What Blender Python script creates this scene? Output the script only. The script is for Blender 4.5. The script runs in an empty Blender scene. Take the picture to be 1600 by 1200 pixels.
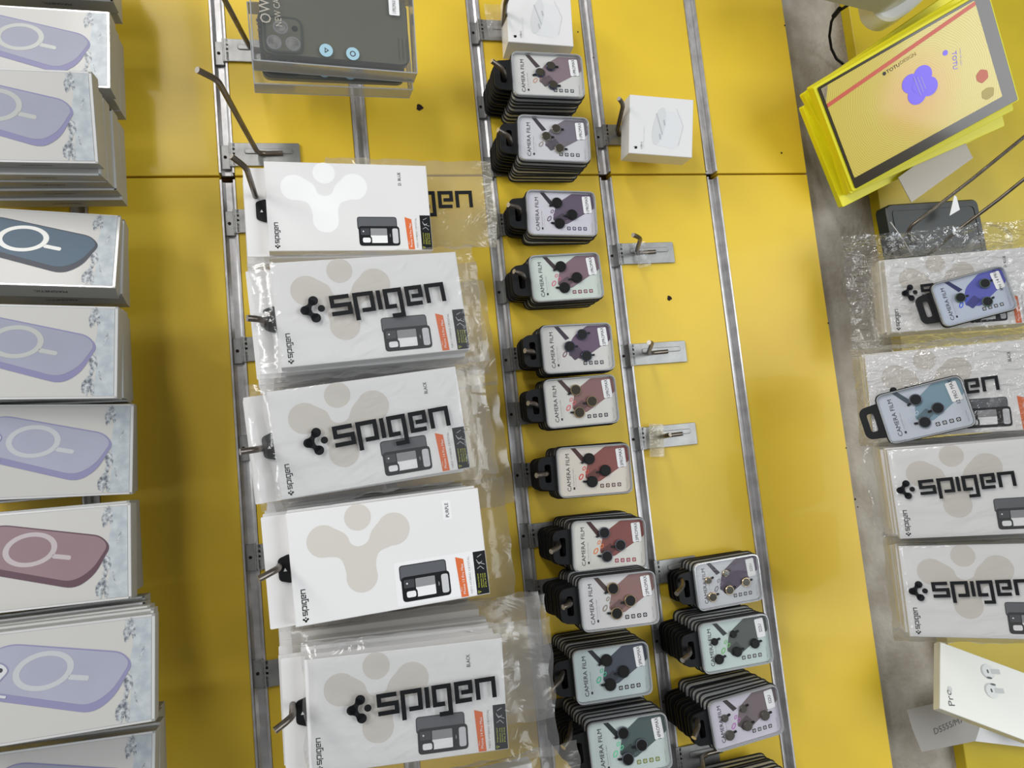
import bpy, math, random
from mathutils import Matrix, Vector, noise
random.seed(7)
S = bpy.context.scene
COL = S.collection

# ------------------------------------------------------------------ frame
# Display-wall frame: U = down the wall (real gravity direction), T = sideways along it, W = out of the wall.
# The photograph was taken with the phone turned, so gravity points to the right of the picture.
FR = Matrix(((0, 1, 0), (0, 0, -1), (-1, 0, 0)))          # (U,T,W) -> world (x,y,z)
F4 = FR.to_4x4()
CAM = (0.108993542, -0.235680004, -0.0876296788, 0.109211837, -0.339244069, 0.819176721, 1120.07)

def rodrigues(r):
    v = Vector(r)
    return Matrix.Rotation(v.length, 3, v.normalized())
RC = rodrigues(CAM[:3])
CP = Vector(CAM[3:6])

def at(px, py, w=0.0):
    """point of the wall frame, w metres out of the wall, seen at photo pixel (px,py)"""
    d = RC @ Vector(((px - 800) / CAM[6], -(py - 600) / CAM[6], -1))
    return CP + d * ((w - CP.z) / d.z)

# ------------------------------------------------------------------ camera, world, lamps, exposure
cd = bpy.data.cameras.new('camera')
cam = bpy.data.objects.new('camera', cd)
COL.objects.link(cam)
cd.sensor_width = 36
cd.lens = CAM[6] / 1600 * 36
cd.clip_start = 0.01
cam.matrix_world = Matrix.Translation(FR @ CP) @ (FR @ RC).to_4x4()
S.camera = cam

wd = bpy.data.worlds.new('shop_light')
S.world = wd
wd.use_nodes = True
bg = wd.node_tree.nodes['Background']
bg.inputs[0].default_value = (0.93, 0.96, 1.0, 1)
bg.inputs[1].default_value = 0.21

def area(name, u, t, w, tu, tt, tw, sx, sy, power, col=(1, 1, 1)):
    l = bpy.data.lights.new(name, 'AREA')
    l.shape = 'RECTANGLE'; l.size = sx; l.size_y = sy; l.energy = power; l.color = col
    o = bpy.data.objects.new(name, l); COL.objects.link(o)
    p = FR @ Vector((u, t, w)); q = FR @ Vector((tu, tt, tw))
    o.location = p
    o.rotation_euler = (q - p).to_track_quat('-Z', 'Y').to_euler()
    return o
area('ceiling_tube_light', -1.5, 0.9, 1.15, 0.4, -0.2, 0, 1.2, 0.25, 21, (1.0, 0.97, 0.92))
area('ceiling_tube_light', -1.6, 0.1, 2.2, 0.7, -0.3, 0, 1.4, 0.3, 20, (0.95, 0.98, 1.0))
area('ceiling_tube_light', -0.45, 1.25, 1.7, 0.1, 0.0, 0, 1.0, 0.3, 14, (1.0, 0.98, 0.95))
area('added_low_fill', 2.5, -0.4, 2.3, 0.8, -0.5, 0, 2.0, 2.0, 62, (0.93, 0.97, 1.0))  # added soft fill from below, no real source; brightens lower boards and pile

S.view_settings.view_transform = 'Standard'
S.view_settings.look = 'None'
S.view_settings.gamma = 1
S.view_settings.use_curve_mapping = False
S.view_settings.exposure = -0.04
S.cycles.transparent_max_bounces = 24

# ------------------------------------------------------------------ materials
MATS = {}
def lin(c):
    return tuple((x / 255 / 12.92) if x / 255 <= 0.04045 else ((x / 255 + 0.055) / 1.055) ** 2.4 for x in c)

def M(name, rgb, rough=0.5, metal=0.0, coat=0.0, var=0.0, vscale=40, bump=0.0, bscale=60, alpha=1.0, spec=0.5, rgb2=None, detail=4):
    """procedural principled material; rgb in sRGB 0..255; var mixes towards rgb2 (or darker) with noise"""
    if name in MATS: return MATS[name]
    m = bpy.data.materials.new(name); m.use_nodes = True
    nt = m.node_tree; b = nt.nodes['Principled BSDF']
    c = lin(rgb)
    b.inputs['Base Color'].default_value = (*c, 1)
    b.inputs['Roughness'].default_value = rough
    b.inputs['Metallic'].default_value = metal
    b.inputs['Coat Weight'].default_value = coat
    b.inputs['Coat Roughness'].default_value = 0.08
    b.inputs['Specular IOR Level'].default_value = spec
    b.inputs['Alpha'].default_value = alpha
    tc = None
    if var or bump:
        tc = nt.nodes.new('ShaderNodeTexCoord')
    if var:
        n = nt.nodes.new('ShaderNodeTexNoise'); n.inputs['Scale'].default_value = vscale; n.inputs['Detail'].default_value = detail
        nt.links.new(tc.outputs['Object'], n.inputs['Vector'])
        r = nt.nodes.new('ShaderNodeValToRGB')
        c2 = lin(rgb2) if rgb2 else tuple(x * (1 - var) for x in c)
        r.color_ramp.elements[0].position = 0.35; r.color_ramp.elements[0].color = (*c2, 1)
        r.color_ramp.elements[1].position = 0.65; r.color_ramp.elements[1].color = (*c, 1)
        nt.links.new(n.outputs['Fac'], r.inputs[0]); nt.links.new(r.outputs[0], b.inputs['Base Color'])
    if bump:
        n2 = nt.nodes.new('ShaderNodeTexNoise'); n2.inputs['Scale'].default_value = bscale; n2.inputs['Detail'].default_value = 6
        nt.links.new(tc.outputs['Object'], n2.inputs['Vector'])
        bp = nt.nodes.new('ShaderNodeBump'); bp.inputs['Strength'].default_value = bump; bp.inputs['Distance'].default_value = 0.002
        nt.links.new(n2.outputs['Fac'], bp.inputs['Height']); nt.links.new(bp.outputs[0], b.inputs['Normal'])
    MATS[name] = m
    return m

def film(name, haze=0.10, gloss=0.12, rough=0.12, tint=(0.97, 0.97, 0.97), bump=0.6, bscale=35, edge=0.6, hazecol=(0.8, 0.8, 0.8)):
    """thin clear plastic: transparent + milky diffuse + crinkled gloss"""
    if name in MATS: return MATS[name]
    m = bpy.data.materials.new(name); m.use_nodes = True
    nt = m.node_tree; N = nt.nodes; L = nt.links
    for n in list(N):
        if n.type != 'OUTPUT_MATERIAL': N.remove(n)
    out = N['Material Output']
    tr = N.new('ShaderNodeBsdfTransparent'); tr.inputs[0].default_value = (*tint, 1)
    df = N.new('ShaderNodeBsdfDiffuse'); df.inputs[0].default_value = (*hazecol, 1)
    gl = N.new('ShaderNodeBsdfGlossy'); gl.inputs['Roughness'].default_value = rough
    lw = N.new('ShaderNodeLayerWeight'); lw.inputs[0].default_value = 0.25
    mp = N.new('ShaderNodeMapRange'); mp.inputs['To Min'].default_value = gloss; mp.inputs['To Max'].default_value = edge
    m1 = N.new('ShaderNodeMixShader'); m1.inputs[0].default_value = haze
    m2 = N.new('ShaderNodeMixShader')
    L.new(tr.outputs[0], m1.inputs[1]); L.new(df.outputs[0], m1.inputs[2])
    L.new(lw.outputs['Fresnel'], mp.inputs['Value']); L.new(mp.outputs[0], m2.inputs[0])
    L.new(m1.outputs[0], m2.inputs[1]); L.new(gl.outputs[0], m2.inputs[2])
    L.new(m2.outputs[0], out.inputs[0])
    if bump:
        tc = N.new('ShaderNodeTexCoord')
        mpg = N.new('ShaderNodeMapping'); mpg.inputs['Scale'].default_value = (1, 2.2, 1)
        n = N.new('ShaderNodeTexNoise'); n.inputs['Scale'].default_value = bscale; n.inputs['Detail'].default_value = 3; n.inputs['Distortion'].default_value = 1.5
        L.new(tc.outputs['Object'], mpg.inputs[0]); L.new(mpg.outputs[0], n.inputs['Vector'])
        b = N.new('ShaderNodeBump'); b.inputs['Strength'].default_value = bump; b.inputs['Distance'].default_value = 0.006
        L.new(n.outputs['Fac'], b.inputs['Height'])
        L.new(b.outputs[0], gl.inputs['Normal']); L.new(b.outputs[0], lw.inputs['Normal'])
    MATS[name] = m
    return m

YEL = M('yellow_laminate', (226, 193, 50), 0.48, coat=0.08, spec=0.4, var=0.1, vscale=5, bump=0.05, bscale=14, rgb2=(215, 181, 50))
YEL2 = M('yellow_laminate_olive', (196, 172, 20), 0.4, var=0.1, vscale=9, bump=0.05, bscale=20)
BROWN = M('raw_board_edge', (92, 62, 34), 0.9, var=0.4, vscale=120)
HOLE = M('dark_hole', (34, 18, 12), 0.95)
PLASTER = M('rough_plaster', (176, 170, 160), 0.95, var=0.12, vscale=22, bump=1.0, bscale=160, rgb2=(150, 142, 130))
ALU = M('aluminium', (206, 204, 204), 0.38, metal=0.6, var=0.25, vscale=60, bump=0.15, bscale=60)
ZINC = M('zinc_plated_steel', (160, 160, 158), 0.42, metal=0.7, var=0.2, vscale=60, bump=0.12, bscale=90)
WIRE = M('dull_steel_wire', (120, 112, 104), 0.34, metal=0.9, var=0.35, vscale=60, bump=0.2, bscale=160)
TIP = M('bright_cut_wire_end', (220, 212, 204), 0.3, metal=0.8)
WHITE = M('white_card', (226, 225, 224), 0.5, var=0.02, vscale=10)
WHITE2 = M('white_gloss_card', (222, 221, 220), 0.28, coat=0.2)
CREAM = M('cream_card_edge', (204, 198, 184), 0.7, var=0.1, vscale=70)
BEIGE = M('pale_beige_print', (206, 201, 193), 0.4)
SHEEN = M('spot_gloss_white_print', (238, 238, 238), 0.15)
BLACK = M('black_print', (20, 21, 24), 0.5, spec=0.25)
INK = M('black_ink', (30, 30, 33), 0.4)
BPLA = M('black_plastic', (17, 18, 20), 0.5, var=0.2, vscale=50, spec=0.3)
GREY = M('grey_print', (140, 140, 142), 0.5)
LGREY = M('light_grey_print', (196, 197, 199), 0.5)
DGREY = M('charcoal_print', (58, 60, 64), 0.4)
MGREY = M('mid_grey_print', (150, 152, 155), 0.4)
ORANGE = M('orange_print', (214, 106, 52), 0.45)
LIME = M('lime_print', (196, 200, 60), 0.5)
STICK = M('white_paper_sticker', (232, 232, 232), 0.5)
SILVER = M('silver_foil_edge', (226, 226, 224), 0.25, metal=0.4)
BAG = film('thin_plastic_bag', 0.05, 0.035, 0.14, bump=0.45, bscale=16, edge=0.45)
BAGB = film('cloudy_plastic_bag', 0.09, 0.03, 0.2, bump=0.4, bscale=14, edge=0.5, tint=(0.9, 0.89, 0.87), hazecol=(0.62, 0.6, 0.56))
BAGC = film('crinkled_clear_bag', 0.015, 0.07, 0.05, bump=1.0, bscale=42, edge=0.6)
PET = film('clear_rigid_plastic', 0.07, 0.06, 0.06, bump=0.25, bscale=10, edge=0.8)
LID = film('clear_case_lid', 0.004, 0.010, 0.04, bump=0.05, bscale=12, edge=0.12)
RIM = film('clear_case_rim', 0.5, 0.25, 0.15, bump=0.0, edge=0.8, hazecol=(0.66, 0.68, 0.70))

# ------------------------------------------------------------------ mesh collector
_txt = {}
def text_geo(s):
    if s in _txt: return _txt[s]
    c = bpy.data.curves.new('t', 'FONT'); c.body = s; c.size = 1.0; c.resolution_u = 2
    o = bpy.data.objects.new('t', c); COL.objects.link(o)
    dg = bpy.context.evaluated_depsgraph_get()
    me = bpy.data.meshes.new_from_object(o.evaluated_get(dg))
    vs = [v.co.copy() for v in me.vertices]; fs = [tuple(p.vertices) for p in me.polygons]
    bpy.data.objects.remove(o); bpy.data.curves.remove(c); bpy.data.meshes.remove(me)
    if vs:
        x0 = min(v.x for v in vs); x1 = max(v.x for v in vs); y0 = min(v.y for v in vs); y1 = max(v.y for v in vs)
    else: x0 = x1 = y0 = y1 = 0
    _txt[s] = (vs, fs, x0, x1, y0, y1)
    return _txt[s]

class Me:
    def __init__(s): s.v = []; s.f = []; s.m = []; s.mats = []; s.sm = []
    def mi(s, mat):
        if mat not in s.mats: s.mats.append(mat)
        return s.mats.index(mat)
    def add(s, vs, fs, mat, smooth=False):
        o = len(s.v); s.v += [tuple(v) for v in vs]; k = s.mi(mat)
        for f in fs: s.f.append(tuple(i + o for i in f)); s.m.append(k); s.sm.append(smooth)
    def box(s, x0, x1, y0, y1, z0, z1, mat, b=0.0):
        if b > 0:
            s.prism([(x0, y0), (x1, y0), (x1, y1), (x0, y1)], z0, z1, mat, b); return
        v = [(x, y, z) for z in (z0, z1) for x, y in ((x0, y0), (x1, y0), (x1, y1), (x0, y1))]
        s.add(v, [(3, 2, 1, 0), (4, 5, 6, 7), (0, 1, 5, 4), (1, 2, 6, 5), (2, 3, 7, 6), (3, 0, 4, 7)], mat)
    def prism(s, poly, z0, z1, mat, b=0.0, side=None, top=None):
        n = len(poly); loops = []
        if b > 0:
            ins = inset(poly, b)
            loops = [(ins, z0), (poly, z0 + b), (poly, z1 - b), (ins, z1)]
        else: loops = [(poly, z0), (poly, z1)]
        v = [(x, y, z) for pl, z in loops for x, y in pl]
        fs = []
        for k in range(len(loops) - 1):
            for i in range(n):
                j = (i + 1) % n; fs.append((k * n + i, k * n + j, (k + 1) * n + j, (k + 1) * n + i))
        o = len(s.v)
        s.add(v, fs, side or mat)
        s.add(v[:n], [tuple(reversed(range(n)))], mat)
        s.add(v[-n:], [tuple(range(n))], top or mat)
    def flat(s, poly, z, mat): s.add([(x, y, z) for x, y in poly], [tuple(range(len(poly)))], mat)
    def ringp(s, outer, inner, z, mat):
        n = len(outer)
        s.add([(x, y, z) for x, y in list(outer) + list(inner)], [(i, (i + 1) % n, n + (i + 1) % n, n + i) for i in range(n)], mat)
    def ring3(s, outer, inner, z0, z1, mat):
        """solid ring between two outlines"""
        n = len(outer)
        v = [(x, y, z0) for x, y in outer] + [(x, y, z1) for x, y in outer] + [(x, y, z1) for x, y in inner] + [(x, y, z0) for x, y in inner]
        fs = []
        for i in range(n):
            j = (i + 1) % n
            for k in range(4): fs.append((k * n + i, k * n + j, ((k + 1) % 4) * n + j, ((k + 1) % 4) * n + i))
        s.add(v, fs, mat)
    def stroke(s, pts, wd, z, mat, closed=False):
        n = len(pts); L = []; R = []
        for i in range(n):
            p = Vector(pts[i])
            a = Vector(pts[i - 1]) if (i > 0 or closed) else None
            c = Vector(pts[(i + 1) % n]) if (i < n - 1 or closed) else None
            d1 = (p - a).normalized() if a is not None else None
            d2 = (c - p).normalized() if c is not None else None
            if d1 is None: d1 = d2
            if d2 is None: d2 = d1
            n1 = Vector((-d1.y, d1.x)); n2 = Vector((-d2.y, d2.x)); m = n1 + n2
            if m.length < 1e-6: m = n1
            m.normalize(); k = wd / 2 / max(0.35, m.dot(n1))
            L.append(p + m * k); R.append(p - m * k)
        e = n if closed else n - 1
        s.add([(q.x, q.y, z) for q in L + R], [(n + i, n + (i + 1) % n, (i + 1) % n, i) for i in range(e)], mat)
    def text(s, body, cx, cy, h, z, mat, rot=0.0, width=None, maxw=None):
        """centred text; h = cap height; rot in degrees"""
        vs, fs, x0, x1, y0, y1 = text_geo(body)
        if not vs: return
        k = h / max(1e-6, (y1 - y0)); kx = k
        if width: kx = width / (x1 - x0)
        r = math.radians(rot); cs, sn = math.cos(r), math.sin(r); out = []
        for v in vs:
            a = (v.x - (x0 + x1) / 2) * kx; b = (v.y - (y0 + y1) / 2) * k
            out.append((cx + a * cs - b * sn, cy + a * sn + b * cs, z))
        s.add(out, fs, mat)
    def tube(s, path, r, mat, n=10, capmat=None):
        P = [Vector(p) for p in path]; rings = []
        for i, p in enumerate(P):
            if i == 0: d = P[1] - p
            elif i == len(P) - 1: d = p - P[i - 1]
            else: d = (P[i + 1] - p).normalized() + (p - P[i - 1]).normalized()
            d.normalize()
            a = d.orthogonal().normalized() if i == 0 else (u - d * u.dot(d)).normalized()
            u = a; b = d.cross(u)
            rings += [p + (u * math.cos(2 * math.pi * k / n) + b * math.sin(2 * math.pi * k / n)) * r for k in range(n)]
        fs = [(i * n + k, i * n + (k + 1) % n, (i + 1) * n + (k + 1) % n, (i + 1) * n + k) for i in range(len(P) - 1) for k in range(n)]
        s.add(rings, fs, mat, True)
        s.add(rings[:n], [tuple(reversed(range(n)))], mat)
        s.add(rings[-n:], [tuple(range(n))], capmat or mat)
    def xf(s, mtx, start=0):
        for i in range(start, len(s.v)): s.v[i] = tuple(mtx @ Vector(s.v[i]))
    def mesh(s, name):
        me = bpy.data.meshes.new(name); me.from_pydata(s.v, [], s.f)
        for m in s.mats: me.materials.append(m)
        me.polygons.foreach_set('material_index', s.m); me.polygons.foreach_set('use_smooth', s.sm)
        me.update(); return me
    def obj(s, name, parent=None):
        o = bpy.data.objects.new(name, s.mesh(name)); COL.objects.link(o)
        if parent: o.parent = parent
        return o

def inset(poly, d):
    n = len(poly); out = []
    A = sum(poly[i][0] * poly[(i + 1) % n][1] - poly[(i + 1) % n][0] * poly[i][1] for i in range(n))
    sg = 1 if A > 0 else -1
    for i in range(n):
        p = Vector(poly[i]); a = Vector(poly[i - 1]); c = Vector(poly[(i + 1) % n])
        d1 = (p - a).normalized(); d2 = (c - p).normalized()
        n1 = Vector((-d1.y, d1.x)) * sg; n2 = Vector((-d2.y, d2.x)) * sg
        m = n1 + n2
        if m.length < 1e-6: m = n1.copy()
        m.normalize(); q = p + m * (d / max(0.4, m.dot(n1))); out.append((q.x, q.y))
    return out
def rpoly(pts, r, n=5):
    """corner-rounded polygon; r = number or list"""
    out = []; N = len(pts)
    for i in range(N):
        p = Vector(pts[i]); a = Vector(pts[i - 1]); c = Vector(pts[(i + 1) % N])
        rr = r[i] if isinstance(r, (list, tuple)) else r
        rr = min(rr, (p - a).length * 0.48, (c - p).length * 0.48)
        if rr <= 0: out.append((p.x, p.y)); continue
        s = p + (a - p).normalized() * rr; e = p + (c - p).normalized() * rr
        for k in range(n + 1):
            t = k / n; q = s * (1 - t) ** 2 + p * 2 * t * (1 - t) + e * t * t; out.append((q.x, q.y))
    return out
def rect(x0, x1, y0, y1): return [(x0, y0), (x1, y0), (x1, y1), (x0, y1)]
def rrect(x0, x1, y0, y1, r, n=5): return rpoly(rect(x0, x1, y0, y1), r, n)
def circ(cx, cy, r, n=24, ry=None, a0=0):
    ry = ry or r
    return [(cx + r * math.cos(a0 + 2 * math.pi * k / n), cy + ry * math.sin(a0 + 2 * math.pi * k / n)) for k in range(n)]
def rotp(pts, deg, cx=0, cy=0):
    r = math.radians(deg); c, s = math.cos(r), math.sin(r)
    return [(cx + (x - cx) * c - (y - cy) * s, cy + (x - cx) * s + (y - cy) * c) for x, y in pts]

def tag(o, label, cat, group=None, kind=None):
    if label: o['label'] = label
    if cat: o['category'] = cat
    if group: o['group'] = group
    if kind: o['kind'] = kind
    return o
def empty(name, label=None, cat=None, group=None):
    o = bpy.data.objects.new(name, None); COL.objects.link(o); o.empty_display_size = 0.01
    return tag(o, label, cat, group)
def pose(o, u, t, w, rz=0, rx=0, ry=0):
    R = Matrix.Rotation(rz, 3, 'Z') @ Matrix.Rotation(ry, 3, 'Y') @ Matrix.Rotation(rx, 3, 'X')
    o.matrix_world = F4 @ Matrix.Translation((u, t, w)) @ R.to_4x4()
    return o
def part(m, name, parent, label=None):
    o = m.obj(name, parent)
    if label: o['label'] = label
    return o
def copy_tree(o, parent=None):
    c = o.copy(); COL.objects.link(c)
    if parent: c.parent = parent
    for ch in [x for x in o.children]: copy_tree(ch, c)
    return c
def struct(m, name):
    o = m.obj(name); o.matrix_world = F4; o['kind'] = 'structure'; return o

# ------------------------------------------------------------------ the setting
SP = 0.15; GW = 0.0165
def panel(name, t0, t1, holes):
    m = Me()
    m.box(-0.75, 0.752, t0, t1, -0.030, -0.018, BROWN)
    for i in range(-5, 5):
        u0 = i * SP + GW; u1 = (i + 1) * SP
        if i == 4:
            u1 = 0.752
        m.box(u0, u1, t0, t1, -0.018, 0, YEL, 0.0006)
    # worn chips on the end edge
    for px, py, w in holes:
        p = at(px, py)
        m.flat([(p.x + w * (1 + 0.3 * math.sin(5 * a + px)) * math.cos(a), p.y + w * (1 + 0.25 * math.cos(3 * a)) * math.sin(a)) for a in [k * math.pi / 6 for k in range(12)]], 0.0003, HOLE)
    struct(m, name)
panel('wall_right', 0.0012, 0.9, [(656, 168, 0.004), (1221, 239, 0.0014), (903, 50, 0.001), (1226, 40, .0012), (927, 90, .001)])
panel('wall_left', -1.4, -0.0012, [(1046, 466, 0.0032), (1052, 541, 0.0042), (1294, 505, .0012), (1336, 780, .0014), (1340, 792, .001), (1322, 700, .001)])
m = Me(); m.box(-0.8, 1.6, -1.5, 1.0, -0.06, -0.030, PLASTER); struct(m, 'wall_back')
n = 1
for t0, t1 in ((0.004, 0.9), (-1.4, -0.004)):
    for i in range(-2, 5):
        m = Me(); u = i * SP
        prof = [(0.0002, -0.002), (0.0002, 0.0010), (0.0022, 0.0010), (0.0024, -0.0075), (0.0052, -0.0085), (0.0112, -0.0085), (0.0140, -0.0075), (0.0142, 0.0010), (GW - .0002, 0.0010), (GW - .0002, -0.002),
                (GW - .0006, -0.002), (GW - .0008, -0.0120), (0.0008, -0.0120), (0.0006, -0.002)]
        k = len(prof)
        v = [(u + a, t, w) for t in (t0, t1) for a, w in prof]
        m.add(v, [(a, (a + 1) % k, k + (a + 1) % k, k + a) for a in range(k)] + [tuple(range(k)), tuple(reversed(range(k, 2 * k)))], ALU)
        struct(m, 'trim_%d' % n); n += 1
# lower yellow boarding below the plaster strip
m = Me()
pA = at(1348, 60, -0.012); pB = at(1537, 1165, -0.012)
m.box(0.872, 1.6, -1.4, 0.9, -0.030, -0.012, YEL2, 0.0008)
struct(m, 'wall_lower')

# ------------------------------------------------------------------ hooks
def hook(g, tc, bend, tip, label, group, plate=0.072, base=0.027, r=0.0028, ridge=True):
    u = g * SP
    e = empty('display_hook', label, 'hook', group)
    O = Vector((u + GW, tc, 0.0))
    e.matrix_world = F4 @ Matrix.Translation(O)
    m = Me()
    m.prism(rrect(-0.001, plate, -0.0135, 0.0135, 0.002, 3), 0.0012, 0.0032, ZINC, 0.0004)
    if ridge:
        m.prism(rrect(0.012, plate - 0.008, 0.0005, 0.0065, 0.003, 4), 0.003, 0.0045, ZINC, 0.0006)
    bp_ = part(m, 'back_plate', e)
    m = Me()
    m.box(-0.0145, -0.0035, -0.014, 0.014, -0.0076, -0.0045, ZINC, 0.0004)
    m.box(-0.0045, -0.0020, -0.014, 0.014, -0.0076, 0.0032, ZINC, 0.0004)
    m.box(-0.003, 0.002, -0.0135, 0.0135, 0.0012, 0.0032, ZINC)
    m.flat(circ(-0.0095, 0.0, 0.0018, 10), -0.0040, HOLE)
    part(m, 'groove_clip', bp_)
    m = Me()
    b = Vector((base, 0, 0.003)); B = Vector(bend) - O; T = Vector(tip) - O
    d1 = (B - b).normalized(); d2 = (T - B).normalized(); q = min(0.006, (T - B).length * 0.45)
    path = [b + Vector((0.026, 0.001, 0.0012)), b + Vector((0.008, 0.0005, 0.0012)), b + Vector((0.001, 0, 0.004)), b + d1 * 0.012, B - d1 * q, B - d1 * q * 0.3 + d2 * q * 0.3, B + d2 * q, T]
    m.tube(path, r, WIRE, 12, TIP)
    part(m, 'wire_arm', e)
    return e
def tt(px, py, w=0): return at(px, py, w).y
HG1 = 'long wire hooks in the first groove'
hook(0, tt(350, 80), at(330, -40, .19), at(300, -60, .2), 'steel hook carrying the boxed clear phone case, its wire running out of the picture', HG1)
hook(0, tt(360, 243), at(340, 125, .18), at(308, 109, .197), 'empty long steel hook with ribbed plate above the blue-labelled white box', HG1)
hook(0, tt(365, 347), at(385, 262, .150), at(361, 244, .163), 'steel hook through the hang card of the D. BLUE white box', HG1)
hook(0, tt(377, 547), at(409, 499, .200), at(386, 497, .206), 'steel hook holding the bagged white boxes directly under the uncovered blue-labelled one', HG1)
hook(0, tt(380, 700), at(402, 702, .197), at(375, 706, .203), 'steel hook holding the bagged BLACK white boxes above the PURPLE one', HG1)
hook(0, tt(390, 872), at(434, 889, .200), at(404, 905, .206), 'steel hook holding the unbagged white box with the PURPLE sticker', HG1)
hook(0, tt(405, 1054), at(457, 1120, .205), at(429, 1142, .211), 'steel hook holding the lowest bagged white box, tip turned up', HG1)
HG2 = 'wire hooks in the middle groove'
hook(2, tt(740, 48), at(790, 2, .075), at(800, -18, .085), 'steel hook wrapped in clear film beside the square white adapter box at the picture edge', HG2)
FH = [(165, (786, 108, .083), (768, 95, .090)), (260, (795, 212, .079), (778, 203, .086)), (352, (810, 323, .055), (794, 320, .062)),
      (455, (816, 428, .062), (803, 424, .067)), (562, (832, 549, .065), (820, 548, .070)), (648, (836, 631, .066), (825, 630, .071)),
      (745, (853, 741, .074), (838, 743, .080)), (842, (874, 855, .075), (861, 862, .082)), (932, (892, 944, .10), (880, 949, .104)),
      (1037, (876, 1062, .085), (862, 1077, .092)), (1126, (890, 1155, .105), (880, 1168, .11))]
FD = ['mauve pack touching the square white adapter box', 'grey pack with silver rings, second from adapter box', 'plum-grey pack just below the panel joint',
      'dusty mauve 11PROMAX pack with pink ring print', 'blue-violet pack with dark ringed lens covers', 'brown-mauve 12PROMAX pack with pink oval',
      'rust-red 13PROMAX pack with a glowing red oval', 'rust-red 13PROMAX pack with an orange oval', 'mauve-brown 12PROMAX pack without pink oval',
      'dark slate 13PROMAX pack with a green oval', 'green-grey 14PROMAX pack cut by the picture bottom']
for (yc, b, t), d in zip(FH, FD):
    hook(2, tt(790, yc), at(*b), at(*t), 'steel hook holding the ' + d, HG2, plate=0.05)
HG3 = 'short wire hooks in the third groove'
hook(3, tt(945, 212), at(974, 163, .066), at(967, 154, .074), 'short steel hook carrying the small white adapter box', HG3, base=.012, r=.0026)
hook(3, tt(965, 398), at(1001, 372, .066), at(989, 367, .072), 'empty short steel hook wrapped with clear tape, nearest below the white adapter box', HG3, base=.02, r=.0026)
hook(3, tt(985, 555), at(1019, 536, .066), at(1014, 535, .074), 'empty short steel hook with bare plate beside a screw hole', HG3, base=.02, r=.0026)
hook(3, tt(1005, 685), at(1040, 681, .060), at(1047, 679, .066), 'empty short steel hook with yellowed tape stuck to its plate', HG3, base=.026, r=.0026)
for yc, b, t, d in ((893, (1068, 915, .045), (1057, 928, .054), 'gold-ringed five-lens pack'), (1003, (1078, 1022, .078), (1066, 1032, .085), 'green-grey five-lens pack'),
                 (1100, (1091, 1136, .088), (1084, 1153, .095), 'pale mauve five-lens pack'), (1192, (1100, 1215, .07), (1095, 1230, .08), 'five-lens packs just leaving the picture bottom')):
    hook(3, tt(1030, yc), at(*b), at(*t), 'steel hook holding the ' + d, HG3, plate=0.05)

def tape(cpx, cpy, w, a, b, rot, label, mat):
    m = Me(); nx, ny = 8, 6; vs = []
    for j in range(ny + 1):
        for i in range(nx + 1):
            x = (i / nx - .5) * a; y = (j / ny - .5) * b
            vs.append((x, y, 0.002 * noise.noise(Vector((x * 60, y * 60, a * 50))) + (0.004 * math.cos(x / a * 3) if abs(y) < b * .3 else 0)))
    m.add(vs, [(j * (nx + 1) + i, j * (nx + 1) + i + 1, (j + 1) * (nx + 1) + i + 1, (j + 1) * (nx + 1) + i) for j in range(ny) for i in range(nx)], mat, True)
    o = m.obj('tape_piece'); p = at(cpx, cpy, w); pose(o, p.x, p.y, p.z, rot); tag(o, label, 'tape')
TAPE = film('clear_sticky_tape', 0.10, 0.06, 0.15, bump=.5, bscale=60)
TAPEY = film('yellowed_sticky_tape', 0.4, 0.1, 0.3, bump=.5, bscale=60, tint=(.95, .92, .8), hazecol=(.62, .56, .40))
tape(1003, 398, 0.007, 0.018, 0.032, .15, 'clear tape wrapped over the plate of the empty hook below the white adapter box', TAPE)
tape(1026, 688, 0.007, 0.019, 0.040, -.1, 'yellowed tape strip stuck across the plate of the lowest empty hook', TAPEY)
tape(772, 32, 0.02, 0.02, 0.042, .05, 'crumpled clear film around the hook beside the adapter box at the picture edge', TAPE)

# ------------------------------------------------------------------ logos
def symbol(m, cx, cy, k, z, mat, rot=0):
    """three joined lobes and a loose dot, dot on +x; k = metres per unit, about 130 units wide"""
    def P(pts): return [(cx + k * x, cy + k * y) for x, y in rotp(pts, rot)]
    out = []
    top = (78, 50); bot = (78, -50); lf = (26, 0)
    body = [(26, 26), (46, 32), (52, 52), (52, 62), (78, 52), (96, 36), (78, 24), (66, 20), (60, 0), (66, -20), (78, -24), (96, -36), (78, -52), (52, -62), (52, -52), (46, -32), (26, -26), (8, 0)]
    m.flat(P(rpoly(body, 9, 4)), z, mat)
    for c, r in ((top, 27), (bot, 27), (lf, 26)): m.flat(P(circ(c[0], c[1], r)), z + 0.00002, mat)
    m.flat(P(circ(115, 0, 20)), z, mat)
LET = [([(108, 105), (10, 105), (10, 57), (104, 57), (104, 10), (0, 10)], 168), ([(10, -45), (10, 105), (104, 105), (104, 10), (40, 10)], 298), ([(10, 115), (10, 0)], 432),
       ([(66, 10), (10, 10), (10, 105), (94, 105), (94, -45), (30, -45)], 472), ([(92, 10), (10, 10), (10, 105), (88, 105), (88, 55), (34, 55)], 598), ([(10, 0), (10, 105), (102, 105), (102, 0)], 716)]
def word(m, cx, cy, k, z, mat, rot=0, x0=0, only=None, sym=True):
    n0 = len(m.v)
    if sym: symbol(m, k * (-414), 0, k, 0, mat)
    for i, (pts, off) in enumerate(LET):
        if only and i not in only: continue
        m.stroke([((x + off - 414) * k, (y - 52) * k) for x, y in pts], 25 * k, 0, mat)
    m.xf(Matrix.Translation((cx, cy, z)) @ Matrix.Rotation(math.radians(rot), 4, 'Z'), n0)

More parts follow.
